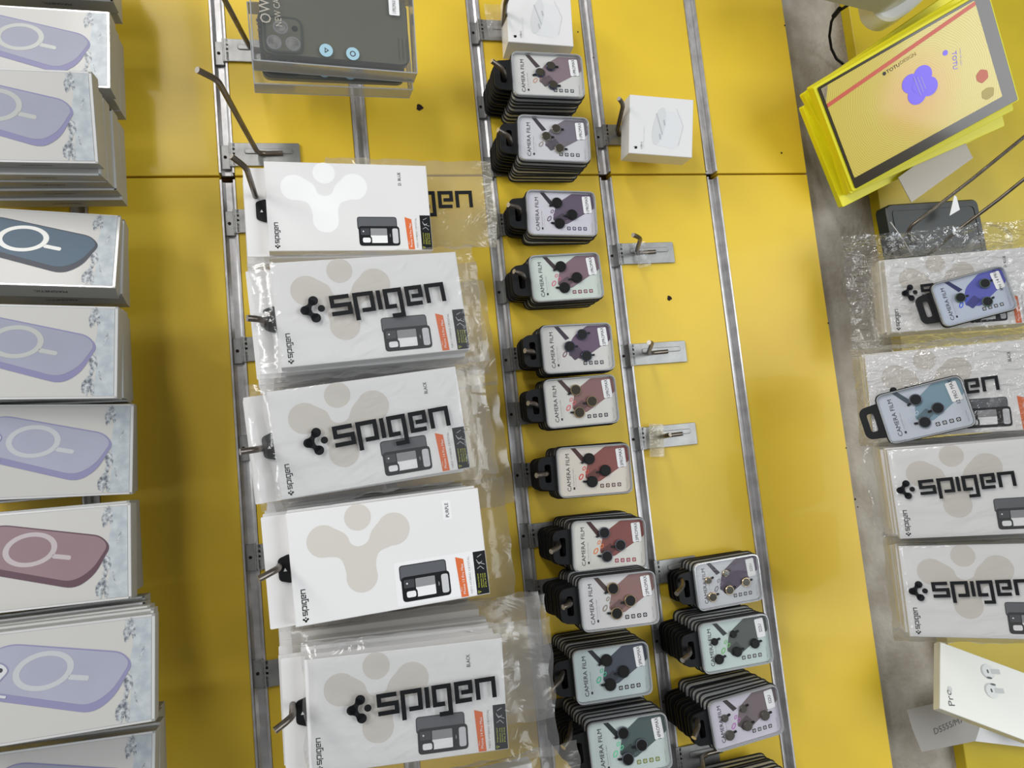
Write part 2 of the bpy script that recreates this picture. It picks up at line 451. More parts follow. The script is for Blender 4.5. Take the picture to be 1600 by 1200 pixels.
# ------------------------------------------------------------------ white phone-case boxes with hang cards
BL, BW, BT = 0.165, 0.093, 0.0165
def ab(a, b): return (-BL / 2 + a / 1000, BW / 2 - b / 1000)
def case_art(m, a, b, k, z):
    """little picture of a clear-backed bumper case, upper left at (a,b) mm"""
    def R(x0, y0, x1, y1, r): return [ab(a + x * k, b + y * k) for x, y in rrect(x0, x1, y0, y1, r, 4)]
    m.flat(R(0, 0, 41, 14, 3)[::-1], z, DGREY)
    m.flat(R(1, 1, 40, 12, 2)[::-1], z + .00005, MATS.get('smoky_print') or M('smoky_print', (92, 94, 98), .3))
    m.flat(R(1, 10, 43, 31, 3.5)[::-1], z + .0001, BLACK)
    m.flat(R(13, 12.5, 30, 28, .8)[::-1], z + .00015, STICK)
    m.flat(R(13, 12.5, 30, 20, .8)[::-1], z + .0002, GREY)
    m.flat(R(3, 12.5, 12, 19.5, .8)[::-1], z + .00015, DGREY)
    m.flat(R(35.5, 12.5, 41.5, 28.5, 2)[::-1], z + .00015, LGREY)
    m.flat(R(3.2, 21, 14, 29, 2.5)[::-1], z + .0002, BLACK)
    m.flat(R(4.6, 22.4, 12.6, 27.6, 1.8)[::-1], z + .00025, STICK)
    m.flat(R(5, 15, 6.4, 16.4, .6)[::-1], z + .0003, STICK)
    x, y = ab(a + 33 * k, b + 20 * k); m.text('spigen', x, y, .0012 * k, z + .0003, LGREY, 90)
def white_box(name, label, group, colour, plain=False, sticker=False, model='Phone 14 Pro Max', gloss=False, hang=True):
    e = empty(name, label, 'box', group)
    m = Me(); m.box(-BL / 2, BL / 2, -BW / 2, BW / 2, -BT, 0, WHITE2 if gloss else WHITE, 0.0005); part(m, 'carton', e)
    if hang:
        m = Me(); m.prism(rrect(-BL / 2 - .021, -BL / 2 + .004, -BW / 2 - .001, BW / 2 - .001, .001, 2), -BT, -BT + .0009, WHITE); hc_ = part(m, 'hang_card', e)
    if plain: return e
    if hang:
        m = Me(); m.prism(rpoly([(-BL / 2 - .0105, -.009), (-BL / 2, -.0125), (-BL / 2, .0125), (-BL / 2 - .0105, .009)], .003), -BT + .001, -BT + .003, BPLA)
        m.flat([(-BL / 2 - .0065, -.0018), (-BL / 2 - .0035, -.0018), (-BL / 2 - .005, .0010)], -BT + .0031, STICK)
        part(m, 'hang_loop', hc_, 'black hanging loop with a tiny white arrow')
    m = Me(); z = .00008
    bm_ = SHEEN if gloss else BEIGE
    for (a, b), r in (((28, 27), 13.5), ((87, 25), 14), ((57, 61), 13)):
        x, y = ab(a, b); m.flat(circ(x, y, r / 1000, 32), z, bm_)
    m.flat([ab(a, b) for a, b in rpoly([(34, 15), (48, 24), (50, 33), (57, 36), (65, 33), (68, 24), (80, 13), (98, 33), (84, 39), (72, 42), (69, 52), (70, 62), (45, 62), (44, 52), (41, 42), (30, 40.5), (18, 36)], 6, 4)][::-1], z - .00003, bm_)
    x, y = ab(58, 11); m.flat(circ(x, y, .0112, 32), z, bm_)
    part(m, 'pale_symbol', e, 'large pale three-lobed emblem')
    m = Me(); z = .0001
    x, y = ab(8.5, 77); word(m, x, y, .0000325, z, BLACK, 90)
    if sticker:
        m.flat(rrect(*[ab(84, 0)[0], ab(164, 0)[0]], ab(0, 91)[1], ab(0, 54)[1], .002), z, STICK)
        a0, a1 = ab(131, 0)[0], ab(139, 0)[0]; m.flat(rrect(a0, a1, ab(0, 24)[1], ab(0, 7)[1], .0015), z, STICK)
    z = .00016
    case_art(m, 88, 57, 1.0, z)
    m.flat([ab(a, b) for a, b in ((137.5, 57), (144.5, 59.5), (146, 92), (139.5, 92))][::-1], z, ORANGE)
    x, y = ab(140.2, 85); m.text('Phone', x, y, .0010, z + .0001, STICK, 90)
    x, y = ab(142.7, 76.5); m.text(model, x, y, .0022, z + .0001, STICK, 90, width=.026)
    x, y = ab(149, 74); m.text('NEO HYBRID CRYSTAL', x, y, .0018, z, GREY, 90, width=.032)
    x, y = ab(151.4, 78); m.text('TPU bumper and clear panel', x, y, .0009, z, LGREY, 90, width=.024)
    x0, y0 = ab(153.5, 92.3); x1, y1 = ab(164.6, 55)
    m.flat(rect(x0, x1, y0, y1), z, BLACK)
    x, y = ab(156, 80); m.text('Important', x, y, .0016, z + .0001, LIME, 90, width=.012)
    for i, s_ in enumerate(('REMOVE THE', 'PROTECTIVE', 'FILMS')):
        x, y = ab(158.4 + 1.9 * i, 80.5); m.text(s_, x, y, .0010, z + .0001, LIME, 90, width=.012)
    x, y = ab(156, 90); m.stroke([(x - .0012, y - .001), (x + .0012, y), (x - .0012, y + .001)], .0003, z + .0001, LIME, True)
    for q in ([(156, 62), (158, 66), (161, 64)], [(156, 70), (159, 68), (162, 71)], [(157, 60), (161, 58)], [(156.5, 64), (163, 67)]):
        m.stroke([ab(*p) for p in q], .0004, z + .0001, LGREY)
    if colour:
        x, y = ab(135, 15.5); m.text(colour, x, y, .0030, z + .0002, INK, 90, width=.0018 * len(colour) + .0015)
    part(m, 'printed_front', e)
    return e
plainbox = None
def back_boxes(n, P, label, group, pitch=.0178, T=None, jit=.0022, drift=(0, 0), twist=.012):
    """the white boxes hung behind a front one"""
    global plainbox
    u, t, w, rz, rx, ry = P
    for k in range(1, n + 1):
        if w - k * pitch < .022: break
        if plainbox is None: o = plainbox = white_box('phone_case_box', label, group, None, True)
        else: o = copy_tree(plainbox)
        f = 1 - k / (n + 2)
        pose(o, u + random.uniform(-jit, jit) + drift[0] * k, t + random.uniform(-jit, jit) + drift[1] * k, w - k * pitch, rz * f + random.uniform(-twist, twist), rx * f, ry * f)
        tag(o, label, 'box', group)

def bag(label, P, x0, x1, y0, y1, zf, zb, logo=None, mat=None, box=True, seed=0, amp=.0012, lift=.0011, group=None, nx=34, ny=22, crumple=.004):
    e = empty('plastic_bag', label, 'bag', group)
    rnd = Vector((seed * 3.1, seed * 1.7, seed))
    zm = (zf + zb) / 2
    def wob(x, y):
        return noise.noise(Vector((x * 45, y * 45, 0)) + rnd) + .5 * noise.noise(Vector((x * 110, y * 110, 3)) + rnd)
    def edge(x, y):
        return min((x - x0), (x1 - x), (y - y0), (y1 - y))
    def h(x, y, s):
        q = noise.ridged_multi_fractal(Vector((x * 13 + y * 5, y * 22 - x * 4, s)) + rnd, 1.0, 2.0, 2, 1.0, 2.0) - 1.0
        if box:
            dx = max(0, abs(x) - BL / 2); dy = max(0, abs(y) - BW / 2); d = math.hypot(dx, dy)
            f = 1 - min(1, d / .016); f = f * f * (3 - 2 * f)
        else: f = min(1, max(0, edge(x, y)) / .012)
        zs = (zf + lift) if s > 0 else (zb - lift)
        return zm + (zs - zm) * f + s * abs(q) * amp * (.35 + .65 * f) + (1 - f) * crumple * wob(x, y)
    m = Me()
    for s in (1, -1):
        vs = []
        for j in range(ny + 1):
            for i in range(nx + 1):
                a, b = i / nx, j / ny; x = x0 + (x1 - x0) * a; y = y0 + (y1 - y0) * b
                ex = .0035 * noise.noise(Vector((0, y * 60, 1)) + rnd); ey = .0035 * noise.noise(Vector((x * 60, 0, 2)) + rnd)
                if i in (0, nx): xx = x + ex
                else: xx = x
                yy = y + ey if j in (0, ny) else y
                z = h(x, y, s)
                if i in (0, nx) or j in (0, ny): z = zm + crumple * wob(x, y)
                vs.append((xx, yy, z))
        F = [(j * (nx + 1) + i, j * (nx + 1) + i + 1, (j + 1) * (nx + 1) + i + 1, (j + 1) * (nx + 1) + i) for j in range(ny) for i in range(nx)]
        if s < 0: F = [f[::-1] for f in F]
        m.add(vs, F, mat or BAG, True)
    fs_ = part(m, 'film_sheet', e)
    if logo:
        cx, cy, k, rot = logo[:4]
        m = Me(); word(m, cx, cy, k, 0, BLACK, rot, only=logo[4] if len(logo) > 4 else None, sym=len(logo) <= 4)
        m.v = [(x, y, zf + lift + amp * 1.5 + .0008) for x, y, z in m.v]
        part(m, 'printed_logo', fs_, 'black three-lobed emblem and lettering printed on the bag')
    pose(e, *P)
    return e

S1 = (0.1370, -0.0694, 0.0872, -0.0063, 0.0046, 0.0577)
S2 = (0.1454, -0.1974, 0.1837, 0.0439, -0.0458, 0.0428)
S3 = (0.1361, -0.3065, 0.1765, 0.0661, 0.0460, -0.0026)
S4 = (0.1437, -0.4142, 0.1834, 0.0217, -0.0023, 0.0279)
S5 = (0.1477, -0.5391, 0.1862, -0.0276, 0.0479, -0.0802)
pose(white_box('phone_case_box', 'unbagged white phone case box marked D. BLUE, glossy pale emblem', None, 'D. BLUE', gloss=True), *S1)
pose(white_box('phone_case_box', 'bagged white phone case box directly under the D. BLUE one', None, ''), *S2)
pose(white_box('phone_case_box', 'bagged white phone case box marked BLACK between two others, directly above the PURPLE box', None, 'BLACK'), *S3)
pose(white_box('phone_case_box', 'unbagged white phone case box with PURPLE sticker and beige emblem', None, 'PURPLE', sticker=True, model='Phone 13 Pro Max'), *S4)
pose(white_box('phone_case_box', 'bagged white phone case box marked BLACK at the picture bottom under the PURPLE one', None, 'BLACK'), *S5)
back_boxes(4, S1, 'plain white box hung behind the D. BLUE box', 'white boxes behind the D. BLUE box', drift=(-.0015, .0))
back_boxes(8, S2, 'plain white box hung behind the bagged box under the D. BLUE one', 'white boxes behind the second bagged box', drift=(-.001, -.001))
back_boxes(8, S3, 'plain white box hung behind the bagged BLACK box above the PURPLE box', 'white boxes behind the middle bagged box', drift=(-.0012, 0))
back_boxes(8, S4, 'plain white box hung behind the PURPLE stickered box', 'white boxes behind the PURPLE box', drift=(-.001, .0006))
back_boxes(8, S5, 'plain white box hung behind the lowest full-view BLACK box', 'white boxes behind the lowest bagged box', drift=(-.0012, .0022))
bag('clear plastic bag with black logo around the white box under the D. BLUE one', S2, -.1, .102, -.058, .055, 0, -BT, (.002, .004, .000154, 3), seed=1)
bag('clear plastic bag with black logo around the BLACK box above the PURPLE one', S3, -.1, .11, -.056, .054, 0, -BT, (.0055, .000, .000154, 2), seed=2)
bag('crinkled clear bag with black logo around the lowest BLACK box', S5, -.085, .128, -.06, .058, 0, -BT, (.012, .005, .000150, 2), seed=3, amp=.0015)
def beh(P, du, dt, dw): return (P[0] + du, P[1] + dt, P[2] - dw, P[3], 0, 0)
e = bag('empty looking printed bag sticking out from behind the D. BLUE box', (.205, -.052, .055, -.03, 0, 0), -.09, .092, -.053, .047, .002, -.002, (-.002, -.002, .000165, 2, (1, 2, 3, 4, 5)), mat=film('tan_cloudy_bag', 0.15, .06, .2, bump=.6, bscale=24, tint=(.93, .92, .88), hazecol=(.66, .60, .46)), box=False, seed=5, amp=.001)
for P, du, dt, dw, x1, yb, sd, d in ((S2, .002, -.006, .05, .108, -.058, 6, 'second bagged stack'), (S2, .004, -.012, .10, .125, -.060, 7, 'second bagged stack'),
                                (S3, .004, -.004, .05, .112, -.06, 8, 'middle bagged stack'), (S3, .008, -.018, .10, .136, -.075, 9, 'middle bagged stack'),
                                (S4, .008, -.004, .07, .115, -.062, 10, 'PURPLE stickered stack'),
                                (S5, .004, .012, .04, .135, -.058, 12, 'lowest bagged stack'), (S5, .006, .006, .09, .140, -.06, 13, 'lowest bagged stack')):
    bag('cloudy plastic bag showing past the boxes behind the ' + d, beh(P, du, dt, dw), -.098, x1, yb, .056, 0, -BT, mat=BAGB, seed=sd, group='bags behind the ' + d)
P6 = (.175, -.668, .150, 0.02, 0, 0)
pose(white_box('phone_case_box', 'white box at the picture bottom, only its edge showing under the lowest bag', None, 'BLACK'), *P6)
bag('clear bag at the picture bottom around the cut-off white box', P6, -.095, .13, -.056, .054, 0, -BT, None, mat=BAGB, seed=15)

# ------------------------------------------------------------------ lens protector packs
FL, FW = 0.084, 0.055
CARDS = {}
def pack_back(name='lens_protector_pack'):
    e = empty(name)
    L2, W2 = FL / 2, FW / 2
    m = Me()
    m.prism(rrect(-L2 - .001, L2 + .001, -W2 - .001, W2 + .001, .0085), -.0072, -.0047, BPLA, .0006)
    hx0, hx1 = -L2 - .0205, -L2 + .002
    tabo = rpoly([(hx0, -.013), (hx0 + .004, -.0175), (hx1, -.0195), (hx1, .0195), (hx0 + .004, .0175), (hx0, .013)], [.003, .003, 0, 0, .003, .003], 5)
    slot = rrect(-L2 - .0135, -L2 - .0065, -.010, .010, .0025, 7)
    # tab with an open slot: strip quads between slot and outline sampled by angle
    N = 48; cx = -L2 - .010
    def ray(poly, a):
        best = None; dx, dy = math.cos(a), math.sin(a); k = len(poly)
        for i in range(k):
            x1, y1 = poly[i][0] - cx, poly[i][1]; x2, y2 = poly[(i + 1) % k][0] - cx, poly[(i + 1) % k][1]
            ex, ey = x2 - x1, y2 - y1; D = dx * ey - dy * ex
            if abs(D) < 1e-12: continue
            t = (x1 * ey - y1 * ex) / D; s_ = (x1 * dy - y1 * dx) / D
            if t > 0 and -1e-6 <= s_ <= 1 + 1e-6 and (best is None or t < best): best = t
        return (cx + dx * best, dy * best)
    ang = [2 * math.pi * i / N for i in range(N)]
    m.ring3([ray(tabo, a) for a in ang], [ray(slot, a) for a in ang], -.0072, -.0050, BPLA)
    part(m, 'backing_tray', e)
    m = Me()
    m.ring3(rrect(-L2, L2, -W2, W2, .008), rrect(-L2 + .0012, L2 - .0012, -W2 + .0012, W2 - .0012, .007), -.0046, -.0003, RIM)
    m.flat(rrect(-L2 + .0010, L2 - .0010, -W2 + .0010, W2 - .0010, .0072), -.0003, LID)
    part(m, 'clear_lid', e)
    return e
def pack_front(label, tint, base, model, lens, rim, oval, five=False, icon=DGREY, dark=None, soft=None, flip=0):
    e = pack_back(); tag(e, label, 'lens protector')
    L2, W2 = FL / 2, FW / 2
    m = Me(); z = -.0044
    cardm = M('insert_%d_%d_%d' % base, base, .55)
    m.flat(rrect(-L2 + .0014, L2 - .0014, -W2 + .0014, W2 - .0014, .0068), z, cardm)
    q = [(14, 25.4), (40.3, 25.4), (40.6, 7.6), (5, -13), (-11, -8), (-6, 12)]
    tm = M('insert_tint_%d_%d_%d' % tint, tint, .5)
    m.flat([(x / 1000, y / 1000) for x, y in rpoly(q, [2, 6, 2, 3, 3, 8])][::-1], z + .0001, tm)
    d = tuple(int(c * .55) for c in tint)
    m.flat([(x / 1000, y / 1000) for x, y in ((-24.8, 25.8), (-19.5, 25.8), (-8, 12), (-13, 10))][::-1], z + .0002, M('insert_dark_%d_%d_%d' % d, d, .4))
    d2 = tuple(int(c * .75) for c in tint)
    m.flat([(x / 1000, y / 1000) for x, y in rpoly([(-10, -6), (2, 2), (8, -6), (-4, -14)], 2)][::-1], z + .0002, M('insert_dark_%d_%d_%d' % d2, d2, .4))
    om = M('oval_%d_%d_%d' % oval, oval, .4)
    for cx, cy, a, b, r in ((-15, -6, 3.8, 2.2, 55), (-11, 3, 2.6, 1.6, 55), (-8, -1, 2.6, 1.6, 55)):
        o1 = rotp(circ(cx, cy, a, 20, b), r, cx, cy); o2 = rotp(circ(cx, cy, a * .68, 20, b * .55), r, cx, cy)
        m.ringp([(x / 1000, y / 1000) for x, y in o1], [(x / 1000, y / 1000) for x, y in o2], z + .0003, om)
    m.text('CAMERA FILM', -.0293, -.0005, .0042, z + .0002, INK, 90, width=.041)
    m.flat(rrect(-.0247, -.0228, -.0195, -.0168, .0004), z + .0002, INK)
    m.text('Tempered film of glass', -.0238, -.006, .0013, z + .0002, GREY, 90, width=.019)
    m.text('Perfect adaptation', -.0214, -.010, .0012, z + .0002, LGREY, 90, width=.014)
    m.text('Made in China', .0365, -.016, .0010, z + .0002, GREY, 90, width=.012)
    for i, x in enumerate((8, 14.6, 21.2, 27.8)):
        x /= 1000; m.flat(rrect(x - .0021, x + .0021, -.0196, -.0154, .0008), z + .0002, icon)
        m.ringp(circ(x, -.0175, .0012, 12), circ(x, -.0175, .0007, 12), z + .0003, STICK)
    ic_ = part(m, 'insert_card', e)
    m = Me(); sx0, sx1, sy0, sy1 = .0268, .0372, .0015, .0225
    m.prism(rotp(rrect(sx0, sx1, sy0, sy1, .0015), 4, .032, .012), z + .0004, z + .0006, STICK)
    m.text(model, .032, .012, .0036, z + .0008, INK, 94, width=.0026 * len(model) if len(model) > 5 else .009)
    part(m, 'size_sticker', ic_, 'white sticker reading ' + model)
    for i, L in enumerate(lens):
        x, y, r, a = L
        x /= 1000; y /= 1000; r /= 1000; a = math.radians(a)
        m = Me()
        tb = rotp(rrect(.0, r + .0038, -.0011, .0011, .0008), math.degrees(a))
        m.prism([(x + p, y + q_) for p, q_ in tb], -.0040, -.0030, BPLA)
        m.prism(circ(x, y, r, 28), -.0041, -.0016, rim, .0004)
        m.prism(circ(x, y, r * .84, 28), -.0018, -.0010, dark or BLACK, .0002)
        part(m, 'lens_cover', ic_)
    return e
L3A = [(-5, 13.2, 6.3, 205), (12.5, -1, 6.3, 190), (-3.5, -12.2, 6.3, 175)]
L3B = [(6.9, 15.3, 6.3, 10), (-9.2, 2.2, 6.3, 0), (9.8, -9.5, 6.3, 5)]
L5 = [(-24.7, 5.7, 4.0, 20), (-1.5, 10.4, 4.0, 20), (-22, -14, 5.4, 15), (.6, -9.5, 5.4, 15), (23, -3.8, 5.4, 10)]
SR = M('silver_ring', (196, 192, 180), .22, metal=.9); GR = M('gold_ring', (214, 190, 150), .2, metal=.9)
DR = M('gunmetal_ring', (84, 90, 110), .25, metal=.85); KR = BLACK
CLR = M('steel_blue_ring', (150, 156, 168), .2, metal=.9)
GLS = M('smoked_lens', (60, 56, 44), .15, coat=.5); DK = M('dark_lens', (16, 15, 15), .4, spec=0.25)
GRYL = M('grey_lens', (78, 74, 68), .35)
FRONT = [
 ((0.3720, 0.0900, 0.0738, -0.0482, -0.0650, -0.0566), ((128, 112, 118), (200, 200, 196), '11PROMAX', [(4, 12, 5.6, 0), (-9, 3, 5.6, 200), (5, -12, 5.6, 0)], DR, (196, 150, 130)), 8, GLS, DGREY),
 ((0.3726, 0.0154, 0.0686, -0.0694, -0.0359, -0.0637), ((112, 106, 116), (196, 196, 200), '11PROMAX', [(3, 13, 5.6, 0), (-9, 3, 5.6, 0), (6, -11, 5.8, 0)], SR, (150, 140, 130)), 7, GLS, DGREY),
 ((0.3803, -0.0649, 0.0456, -0.0546, -0.0369, -0.0295), ((92, 80, 98), (198, 196, 204), '11PROMAX', L3A, KR, (110, 90, 110)), 4, DK, M('indigo_icon', (54, 46, 92), .5)),
 ((0.3745, -0.1434, 0.0535, 0.0029, -0.0466, -0.0574), ((122, 98, 108), (196, 206, 198), '11PROMAX', L3A, KR, (210, 110, 130)), 5, DK, M('maroon_icon', (110, 40, 50), .5)),
 ((0.3776, -0.2270, 0.0569, -0.0118, 0.0024, -0.0187), ((98, 78, 100), (206, 204, 200), '12PROMAX', L3B, DR, (120, 90, 100)), 4, DK, INK),
 ((0.3746, -0.2878, 0.0579, 0.0006, 0.0080, -0.0515), ((134, 98, 96), (212, 210, 204), '12PROMAX', L3A, GR, (226, 110, 110)), 4, GLS, INK),
 ((0.3786, -0.3658, 0.0649, -0.0297, 0.0261, -0.0697), ((134, 76, 70), (216, 208, 196), '13PROMAX', L3A, KR, (226, 84, 66)), 5, DK, M('umber_icon', (90, 50, 24), .5)),
 ((0.3862, -0.4479, 0.0655, -0.0631, -0.0118, -0.0658), ((128, 72, 66), (214, 212, 204), '13PROMAX', L3A, CLR, (236, 128, 60)), 7, DK, M('crimson_icon', (150, 30, 50), .5)),
 ((0.3792, -0.5023, 0.0942, -0.0209, -0.0219, -0.0557), ((136, 104, 100), (206, 204, 204), '12PROMAX', L3A, GR, (140, 130, 116)), 7, DK, INK),
 ((0.3706, -0.5791, 0.0740, -0.0058, -0.0075, -0.0583), ((66, 72, 84), (184, 196, 196), '13PROMAX', L3A, KR, (80, 190, 150)), 8, DK, INK),
 ((0.3714, -0.6451, 0.0995, 0.0083, -0.0383, -0.1052), ((76, 92, 90), (196, 208, 204), '14PROMAX', L3A, CLR, (110, 220, 170)), 9, DK, M('olive_icon', (120, 130, 40), .5)),
 ((0.5396, -0.5136, 0.0353, 0.0266, 0.0554, -0.0180), ((84, 72, 90), (198, 200, 204), 'S22U', L5, GR, (120, 116, 130)), 6, GLS, DGREY),
 ((0.5229, -0.5748, 0.0654, 0.0209, 0.0239, -0.0672), ((82, 88, 84), (190, 204, 200), 'S22U', L5, KR, (120, 190, 110)), 8, DK, DGREY),
 ((0.5188, -0.6519, 0.0748, 0.0893, 0.0913, -0.0377), ((116, 104, 106), (200, 196, 206), 'S22U', L5, GRYL, (190, 120, 190)), 9, GRYL, DGREY),
]
FLAB = ['lens protector pack, mauve print and 11PROMAX sticker, touching the square white adapter box', 'lens protector pack, grey print with silver rings, 11PROMAX sticker, second from the adapter box',
 'plum-grey 11PROMAX lens protector pack with black covers, first below the panel joint', 'dusty mauve 11PROMAX lens protector pack with black covers and pink ring print',
 'violet-grey 12PROMAX lens protector pack with gunmetal rings', 'brown-mauve 12PROMAX lens protector pack with gold rings and pink oval',
 'rust-red 13PROMAX lens protector pack with plain black covers', 'rust-red 13PROMAX lens protector pack with steel rings and orange oval',
 'mauve-brown 12PROMAX lens protector pack with gold rings, squeezed between two 13PROMAX packs', 'dark slate 13PROMAX lens protector pack with green oval',
 'green-grey 14PROMAX lens protector pack cut by the picture bottom', 'five-lens S22U protector pack with gold rings, purple-grey print', 'five-lens S22U protector pack with black covers, green-grey print',
 'five-lens S22U protector pack with grey covers, pale mauve print']
FD2 = FD + ['gold-ringed five-lens pack', 'green-grey five-lens pack', 'pale mauve five-lens pack']
packback = None
def back_packs(n, P, label, group, pitch, fan=0.0, start=1, drift=(0, 0)):
    global packback
    u, t, w, rz, rx, ry = P
    for k in range(start, n + start):
        if w - k * pitch < .0085: break
        if packback is None:
            packback = pack_back(); o = packback
        else: o = copy_tree(packback)
        f = max(0, 1 - k / (n + 1))
        pose(o, u + random.uniform(-.0007, .0007) + drift[0] * k, t + random.uniform(-.0010, .0010) + drift[1] * k, w - k * pitch, rz * f + random.uniform(-.012, .012) + fan * k, rx * f, ry * f)
        tag(o, label, 'lens protector', group)
for (P, a, n_, dark, icon), lab, d in zip(FRONT, FLAB, FD2):
    e = pack_front(lab, *a, icon=icon, dark=dark)
    pose(e, *P)
    back_packs(n_, P, 'clear black-tabbed lens pack behind the ' + d, 'packs behind the ' + d, .0076, drift=(-.0004, .0005) if P[1] < -.4 else (0, 0))
# the group leaving the picture at the bottom of the last column
back_packs(6, (.524, -.745, .062, .05, 0, 0), 'five-lens pack at the picture bottom, black edge showing under the pale mauve one', 'packs cut by the picture bottom', .0076, start=0)

# ------------------------------------------------------------------ helpers for tilted faces
def PR(P): return Matrix.Rotation(P[3], 3, 'Z') @ Matrix.Rotation(P[5], 3, 'Y') @ Matrix.Rotation(P[4], 3, 'X')
def loc(P, px, py, off=0.0):
    """local x,y on the face plane of pose P seen at a photo pixel"""
    R = PR(P); n = R @ Vector((0, 0, 1)); o = Vector(P[:3]) + n * off
    d = RC @ Vector(((px - 800) / CAM[6], -(py - 600) / CAM[6], -1))
    q = CP + d * ((o - CP).dot(n) / d.dot(n))
    l = R.transposed() @ (q - Vector(P[:3]))
    return l.x, l.y
def onto(P, x, y, z, drz=0.0):
    """a pose lying parallel to P at local (x,y,z), turned by drz"""
    q = Vector(P[:3]) + PR(P) @ Vector((x, y, z))
    R = PR(P) @ Matrix.Rotation(drz, 3, 'Z')
    return Matrix.Translation(q) @ R.to_4x4()
def setm(o, m): o.matrix_world = F4 @ m; return o

# ------------------------------------------------------------------ right-hand pile of bagged white boxes
RA = (0.8597, -0.1943, 0.1075, -0.0540, 0.0116, -0.42)
RB = (0.7499, -0.3184, 0.1843, -0.0454, 0.0358, -0.6442)
RCC = (0.7361, -0.4209, 0.2154, 0.0010, 0.0121, -0.6296)
RD = (0.7396, -0.5246, 0.2057, -0.0277, -0.0389, -0.6286)
RL = (('bagged white box under the blue five-figured lens pack at the top of the leaning pile', 'D. BLUE', RA, 'topmost'),
      ('bagged white box with a 12 PRO MAX lens pack lying on its bag', 'BLACK', RB, 'second'),
      ('bagged white box in the leaning pile, third from its top, nothing lying on it', 'D. BLUE', RCC, 'third'),
      ('bagged white box at the bottom of the leaning pile, above the earphone box', '', RD, 'bottom'))
RL = ((('bagged white box with a blue lens pack marked IPH 14 PRO on it'),) + RL[0][1:],) + RL[1:]
for i, (lab, colr, P, nm) in enumerate(RL):
    pose(white_box('phone_case_box', lab, None, colr, hang=False), *P)
    for k in range(1, (3, 4, 5, 5)[i]):
        if not i and k == 1: flatbox = o = white_box('phone_case_box', None, None, None, True, hang=False)
        else: o = copy_tree(flatbox)
        setm(o, onto(P, random.uniform(-.002, .002) - .001 * k, random.uniform(-.002, .002) + .001 * k, -.0178 * k, random.uniform(-.015, .015)))
        tag(o, 'plain white box under the %s bagged box of the leaning pile' % nm, 'box', 'white boxes under the %s leaning box' % nm)
bag('large crinkled clear bag around the box with the IPH 14 PRO lens pack', RA, -.125, .10, -.064, .085, 0, -.03, (-.012, .003, .000135, 2), mat=BAGC, seed=21, amp=.0016, crumple=.008, nx=48, ny=34)
bag('clear bag with black logo under the 12 PRO MAX lens pack', RB, -.095, .10, -.056, .056, 0, -.03, (-.014, .001, .00013, 3), mat=BAGC, seed=22, amp=.0012)
bag('clear bag with black logo around the third box of the leaning pile', RCC, -.103, .10, -.056, .054, 0, -.05, (-.0265, .006, .000128, 2), seed=23)
bag('clear bag with black logo around the bottom box of the leaning pile', RD, -.095, .10, -.056, .054, 0, -.05, (-.024, .002, .000132, 2), seed=24)
fa = pack_front('lens protector pack with blue print and IPH 14 PRO sticker lying on a crinkled bag', (84, 88, 168), (176, 184, 200), 'IPH 14 PRO', [(17, 12, 6, 10), (-14, 3, 6, 0), (13, -10, 6, 20)], M('pale_steel_ring', (120, 140, 130), .3, metal=.7), (60, 100, 230))
x, y = loc(RA, 1522, 463, .012); setm(fa, onto(RA, x, y, .0125, .20))
fb = pack_front('pale blue lens protector pack with 12 PRO MAX sticker lying on a bagged box', (118, 146, 160), (188, 194, 204), '12 PRO MAX', L3A, CLR, (190, 200, 220))
x, y = loc(RB, 1445, 641, .012); setm(fb, onto(RB, x, y, .0125, .19))

